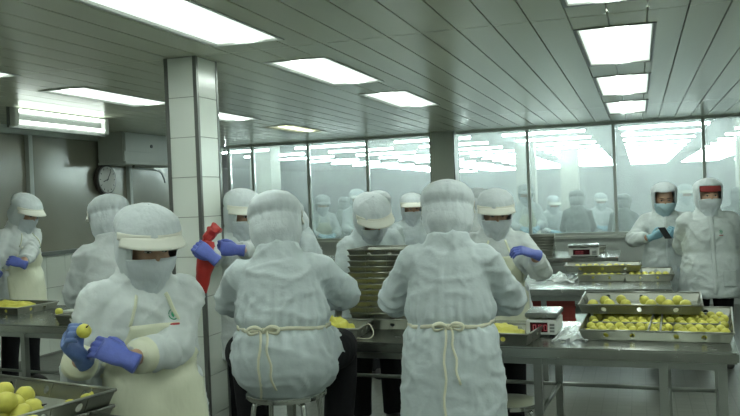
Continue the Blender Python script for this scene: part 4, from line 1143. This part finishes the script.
# objects on far tables
for i in range(6):
    tray(TS, (-1.22, 10.4, .771 + i*.034), .02*i, 'steel tray ' + ('at the bottom' if i == 0 else ORD[5 - i] + ' from the top') + ' of the short stack on the far table', 'trays of the short far stack')
ty = tray(TS, (-0.62, 10.72, .771), .0, 'steel tray of yellow fruits at the end of the far table by the glass')
for i in range(8): fruit((-.76 + .04*(i % 8), 10.64 + .03*(i % 2), .80), .025, f'yellow fruit in the tray at the far table end, {ORD[i]} from the short tray stack', 'fruits in the far end tray')
for i in range(3):
    tray(TB, (-4.45, 10.2, .771 + i*.045), .02*i, f'steel tray {ORD[2-i]} from the top on the far table behind the seated worker', 'trays on the far table behind')
mach = empty('machine', (-3.0, 12.6, 0), 0.1, 'dark boxy machine standing beyond the glass above the tray stack', 'machine')
mkbox('cabinet', M['alu_dark'], mach, -.22, .22, -.2, .2, .1, 1.42, .01); mkbox('hood_box', M['black'], mach, -.18, .18, -.21, -.19, 1.0, 1.3, .004)
for x in (-.18, .18): 
    for y in (-.16, .16): mkbox('foot', M['black'], mach, x - .03, x + .03, y - .03, y + .03, 0, .1)

# trays nearest the camera with fruit
near = Vector((-1.62, 2.22, 0)); ra = math.radians(-13)
ux = Vector((math.cos(ra), math.sin(ra), 0)); uy = Vector((-math.sin(ra), math.cos(ra), 0))
cen = near - ux*.31 - uy*.20
for i in range(4):
    tray(TB, (cen.x + frnd.uniform(-.008, .008), cen.y + frnd.uniform(-.008, .008), .771 + i*.05), ra + frnd.uniform(-.012, .012), f'steel tray {"topmost" if i == 3 else ORD[3-i] + " from the top"} in the stack in front of the fruit trimmer', 'trays in the near stack')
tpz = .771 + .15 + .004
def near_fruit(x, y, lv, r=.031, stem=False):
    p = cen + ux*x + uy*y; fruit((p.x, p.y, tpz + r*.96 + lv), r, 'yellow fruit piled in the near tray in front of the fruit trimmer', 'fruits in the near tray', stem)
def plane_pt(px, py, Z): v = ray(px, py); return CAM + v*((Z - CAM.z)/v.z)
NF = 0
for (qx, qy, lv, st) in [(25, 396, 0, 1), (4, 391, 0, 0), (-18, 389, 0, 0), (14, 404, 0, 0), (-8, 402, 0, 0), (33, 409, 0, 1), (-24, 404, 0, 0), (22, 414, 0, 0), (2, 414, 0, 0), (-16, 418, 0, 0), (12, 427, 0, 0), (-6, 430, 0, 0), (32, 426, 0, 0), (6, 402, .04, 0), (-12, 398, .04, 0)]:
    q = plane_pt(qx, qy, tpz + .029 + lv)
    NF += 1
    fruit(q, .032, ('stemmed ' if st else '') + f'yellow fruit piled in the near tray, {ORD[NF - 1]} counting from the back wall', 'fruits in the near tray', bool(st), (1.2, .4, frnd.uniform(0, 6)) if st else None)
for ic, (qx, qy) in enumerate([(86, 399), (94, 396), (70, 405)]):
    q = plane_pt(qx, qy, tpz + .018); fruit(q, .019, f'small cut yellow piece in the near tray, ' + ('between the other two pieces', 'nearest the tray corner', 'nearest the piled fruits')[ic], 'small cut pieces in the near tray')
c2 = near + ux*.30 - uy*.30
for i in range(3): tray(TB, (c2.x, c2.y, .771 + i*.05), ra - .02 + i*.012, f'empty steel tray {ORD[2-i]} from the top of the low stack below the apron', 'trays in the low near stack')
# fruit held by the trimmer
fb = at(84, 331, 2.66)
fruit(fb, .024, 'yellow fruit with a dark tip held in the blue gloves of the trimmer', None, True, wv(.55, .62, -.55).to_track_quat('Z', 'Y').to_euler())

# ------------------------------------------------------------------ red piping bag held by the worker at the pillar
bg = empty('piping_bag', at(204, 294, 4.78), 0, 'red piping bag hanging from the blue gloves of the worker by the pillar', 'piping bag')
B0 = at(204, 294, 4.78)
bm = bmesh.new()
pth = [at(203, 293, 4.78), at(203, 284, 4.78), at(204, 272, 4.78), at(206, 261, 4.78), at(207, 250, 4.78), at(208, 241, 4.78)]
P_, R_ = smooth_path([q - B0 for q in pth], [.024, .032, .046, .056, .050, .034], 5)
tube(bm, P_, R_, 20)
for v in bm.verts: v.co += Vector(noise.noise_vector(v.co*22))*.006
obj('bag_body', bm, M['red_bag'], bg, True)
bm = bmesh.new()
P_, R_ = smooth_path([at(208, 243, 4.78) - B0, at(209, 237, 4.78) - B0, at(213, 231, 4.79) - B0, at(217, 227, 4.78) - B0], [.03, .030, .034, .036], 4)
tube(bm, P_, R_, 24)
for v in bm.verts:
    v.co += Vector(noise.noise_vector(v.co*40))*.016
obj('bag_collar', bm, M['red_bag'], bg, True)
bm = bmesh.new(); tube(bm, [at(203, 292, 4.78) - B0, at(203, 298, 4.78) - B0], [.02, .012], 12); obj('nozzle', bm, M['chrome'], bg, True)
# phone of the visitor
ph = empty('phone', at(665, 233, 7.40), 0, 'dark phone held in pale blue gloves by the visitor', 'phone')
pm = bmesh.new(); box(pm, -.035, .035, -.075, .075, -.004, .004); bmesh.ops.bevel(pm, geom=pm.edges[:], offset=.003, segments=2, affect='EDGES')
o = obj('case', pm, M['black'], ph); o.rotation_euler = (0.7, 0, .5)
o2 = mkbox('screen', mat('phone_screen', (.02, .022, .025), .08), ph, -.031, .031, -.068, .068, .004, .0048); o2.rotation_euler = (0.7, 0, .5)

# ------------------------------------------------------------------ stools
def stool(label, loc, h, r=.17, rz=0.0):
    t = empty('stool', loc, rz, label, 'stool')
    bm = bmesh.new(); cyl(bm, (0, 0, h - .012), r, .024, 40); bmesh.ops.bevel(bm, geom=[e for e in bm.edges if abs(e.verts[0].co.z - e.verts[1].co.z) < 1e-5 and e.calc_length() < .06], offset=.006, segments=2, affect='EDGES')
    obj('seat', bm, M['chrome'], t, False)
    for k in range(4):
        a = PI/4 + k*PI/2; d_ = Vector((math.cos(a), math.sin(a), 0))
        bm = bmesh.new(); tube(bm, *smooth_path([d_*.03 + Vector((0, 0, h - .035)), d_*(r*.72) + Vector((0, 0, h - .034)), d_*(r*.90) + Vector((0, 0, h - .07)), d_*(r*1.0) + Vector((0, 0, h*.5)), d_*(r*1.15) + Vector((0, 0, .012))], [.0125]*5, 5), n=10)
        lg = obj('leg', bm, M['chrome'], t, True)
        bm = bmesh.new(); cyl(bm, d_*(r*1.15) + Vector((0, 0, .008)), .016, .016, 10); obj('foot', bm, M['black'], lg)
    bm = bmesh.new(); n_ = 32; rr_ = r*1.06
    for q in range(n_):
        a0, a1 = 2*PI*q/n_, 2*PI*(q + 1)/n_
        tube(bm, [(math.cos(a0)*rr_, math.sin(a0)*rr_, .20), (math.cos(a1)*rr_, math.sin(a1)*rr_, .20)], .008, 8, cap=False)
    bmesh.ops.remove_doubles(bm, verts=bm.verts[:], dist=.0015)
    obj('foot_ring', bm, M['chrome'], t, True)
    return t
g5 = ground(279, 3.85)
stool('round steel stool carrying the seated worker', g5, 0.662, .19, .1)
stool('round steel stool standing by the red-brown shoes under the table', (-0.70, 4.42, 0), 0.43, .16, .3)

# ------------------------------------------------------------------ wall clock
ck = empty('wall_clock', (XL, 8.37, 1.90), 0, 'round brown-rimmed wall clock on the tinted partition', 'clock')
bm = bmesh.new(); cyl(bm, (.025, 0, 0), .19, .05, 40, axis='X'); bmesh.ops.bevel(bm, geom=[e for e in bm.edges if abs(e.verts[0].co.x - e.verts[1].co.x) < 1e-5 and e.verts[0].co.x > .04], offset=.015, segments=3, affect='EDGES'); obj('rim', bm, M['clock_rim'], ck)
bm = bmesh.new(); cyl(bm, (.0515, 0, 0), .158, .004, 40, axis='X'); obj('dial', bm, M['clock_face'], ck)
for k_ in range(12):
    a = k_*PI/6; mm = Matrix.Rotation(a, 4, 'X')
    bm = bmesh.new(); box(bm, .0535, .0555, -.004, .004, .125, .148, mm); obj('hour_mark', bm, M['black'], ck)
for ang_, ln_, nm in ((1.9, .085, 'hour_hand'), (-.6, .125, 'minute_hand')):
    bm = bmesh.new(); box(bm, .0558, .0575, -.005, .005, -.02, ln_, Matrix.Rotation(ang_, 4, 'X')); obj(nm, bm, M['black'], ck)
# ------------------------------------------------------------------ air conditioner and its pipes
ac = empty('air_conditioner', (-5.93, 8.92, 2.10), 0, 'boxy pale air conditioner hung under the ceiling beside the pillar', 'air conditioner')
mkbox('casing', M['ac'], ac, -.16, .2, -.66, .66, 0, ZC - 2.10 - .002, .012)
mkbox('front_panel', M['ac'], ac, .2, .212, -.64, .02, .12, .34, .004)
mkbox('vent', M['black'], ac, .2, .208, .30, .62, .20, .33)
for z_ in (.225, .255, .285, .31): mkbox('louvre', M['alu_dark'], ac, .206, .216, .31, .61, z_, z_ + .008)
bm = bmesh.new(); cyl(bm, (.213, -.1, .20), .022, .02, 16, axis='X'); obj('knob', bm, M['black'], ac)
mkbox('drip_tray', M['ac'], ac, -.16, .23, -.67, .67, -.03, 0, .006)
bm = bmesh.new(); tube(bm, *smooth_path([(.1, -.3, -.03), (.1, -.3, -.06), (.1, .2, -.09), (.1, .32, -.16), (.1, .36, -.24)], [.012]*5, 5), n=8); obj('pipe', bm, M['trim'], ac, True)
bm = bmesh.new(); tube(bm, *smooth_path([(.05, .60, -.03), (.05, .60, -.3), (.05, .60, -.9)], [.02]*3, 5), n=8); obj('pipe', bm, M['trim'], ac, True)
# ------------------------------------------------------------------ twin tube lamp at the side
bt = empty('twin_tube_lamp', (-5.0, 6.30, 2.37), 0, 'twin fluorescent tube lamp hung under the ceiling near the clock', 'lamp')
mkbox('back_plate', M['alu_dark'], bt, -.05, -.03, -.66, .66, -.10, .075)
for zt_ in (.045, -.05):
    bm = bmesh.new(); tube(bm, [(0, -.59, zt_), (0, .59, zt_)], .016, 12); obj('tube', bm, M['tube'], bt, True)
for yy_ in (-.62, .62): mkbox('end_cap', M['ac'], bt, -.03, .025, yy_ - .03, yy_ + .03, -.085, .07, .006)
for yy_ in (-.5, .5): mkbox('hanger', M['alu'], bt, -.045, -.035, yy_ - .01, yy_ + .01, .075, ZC - 2.37)
# side shelf rails by the far wall
bpy.data.scenes.remove(TMP)
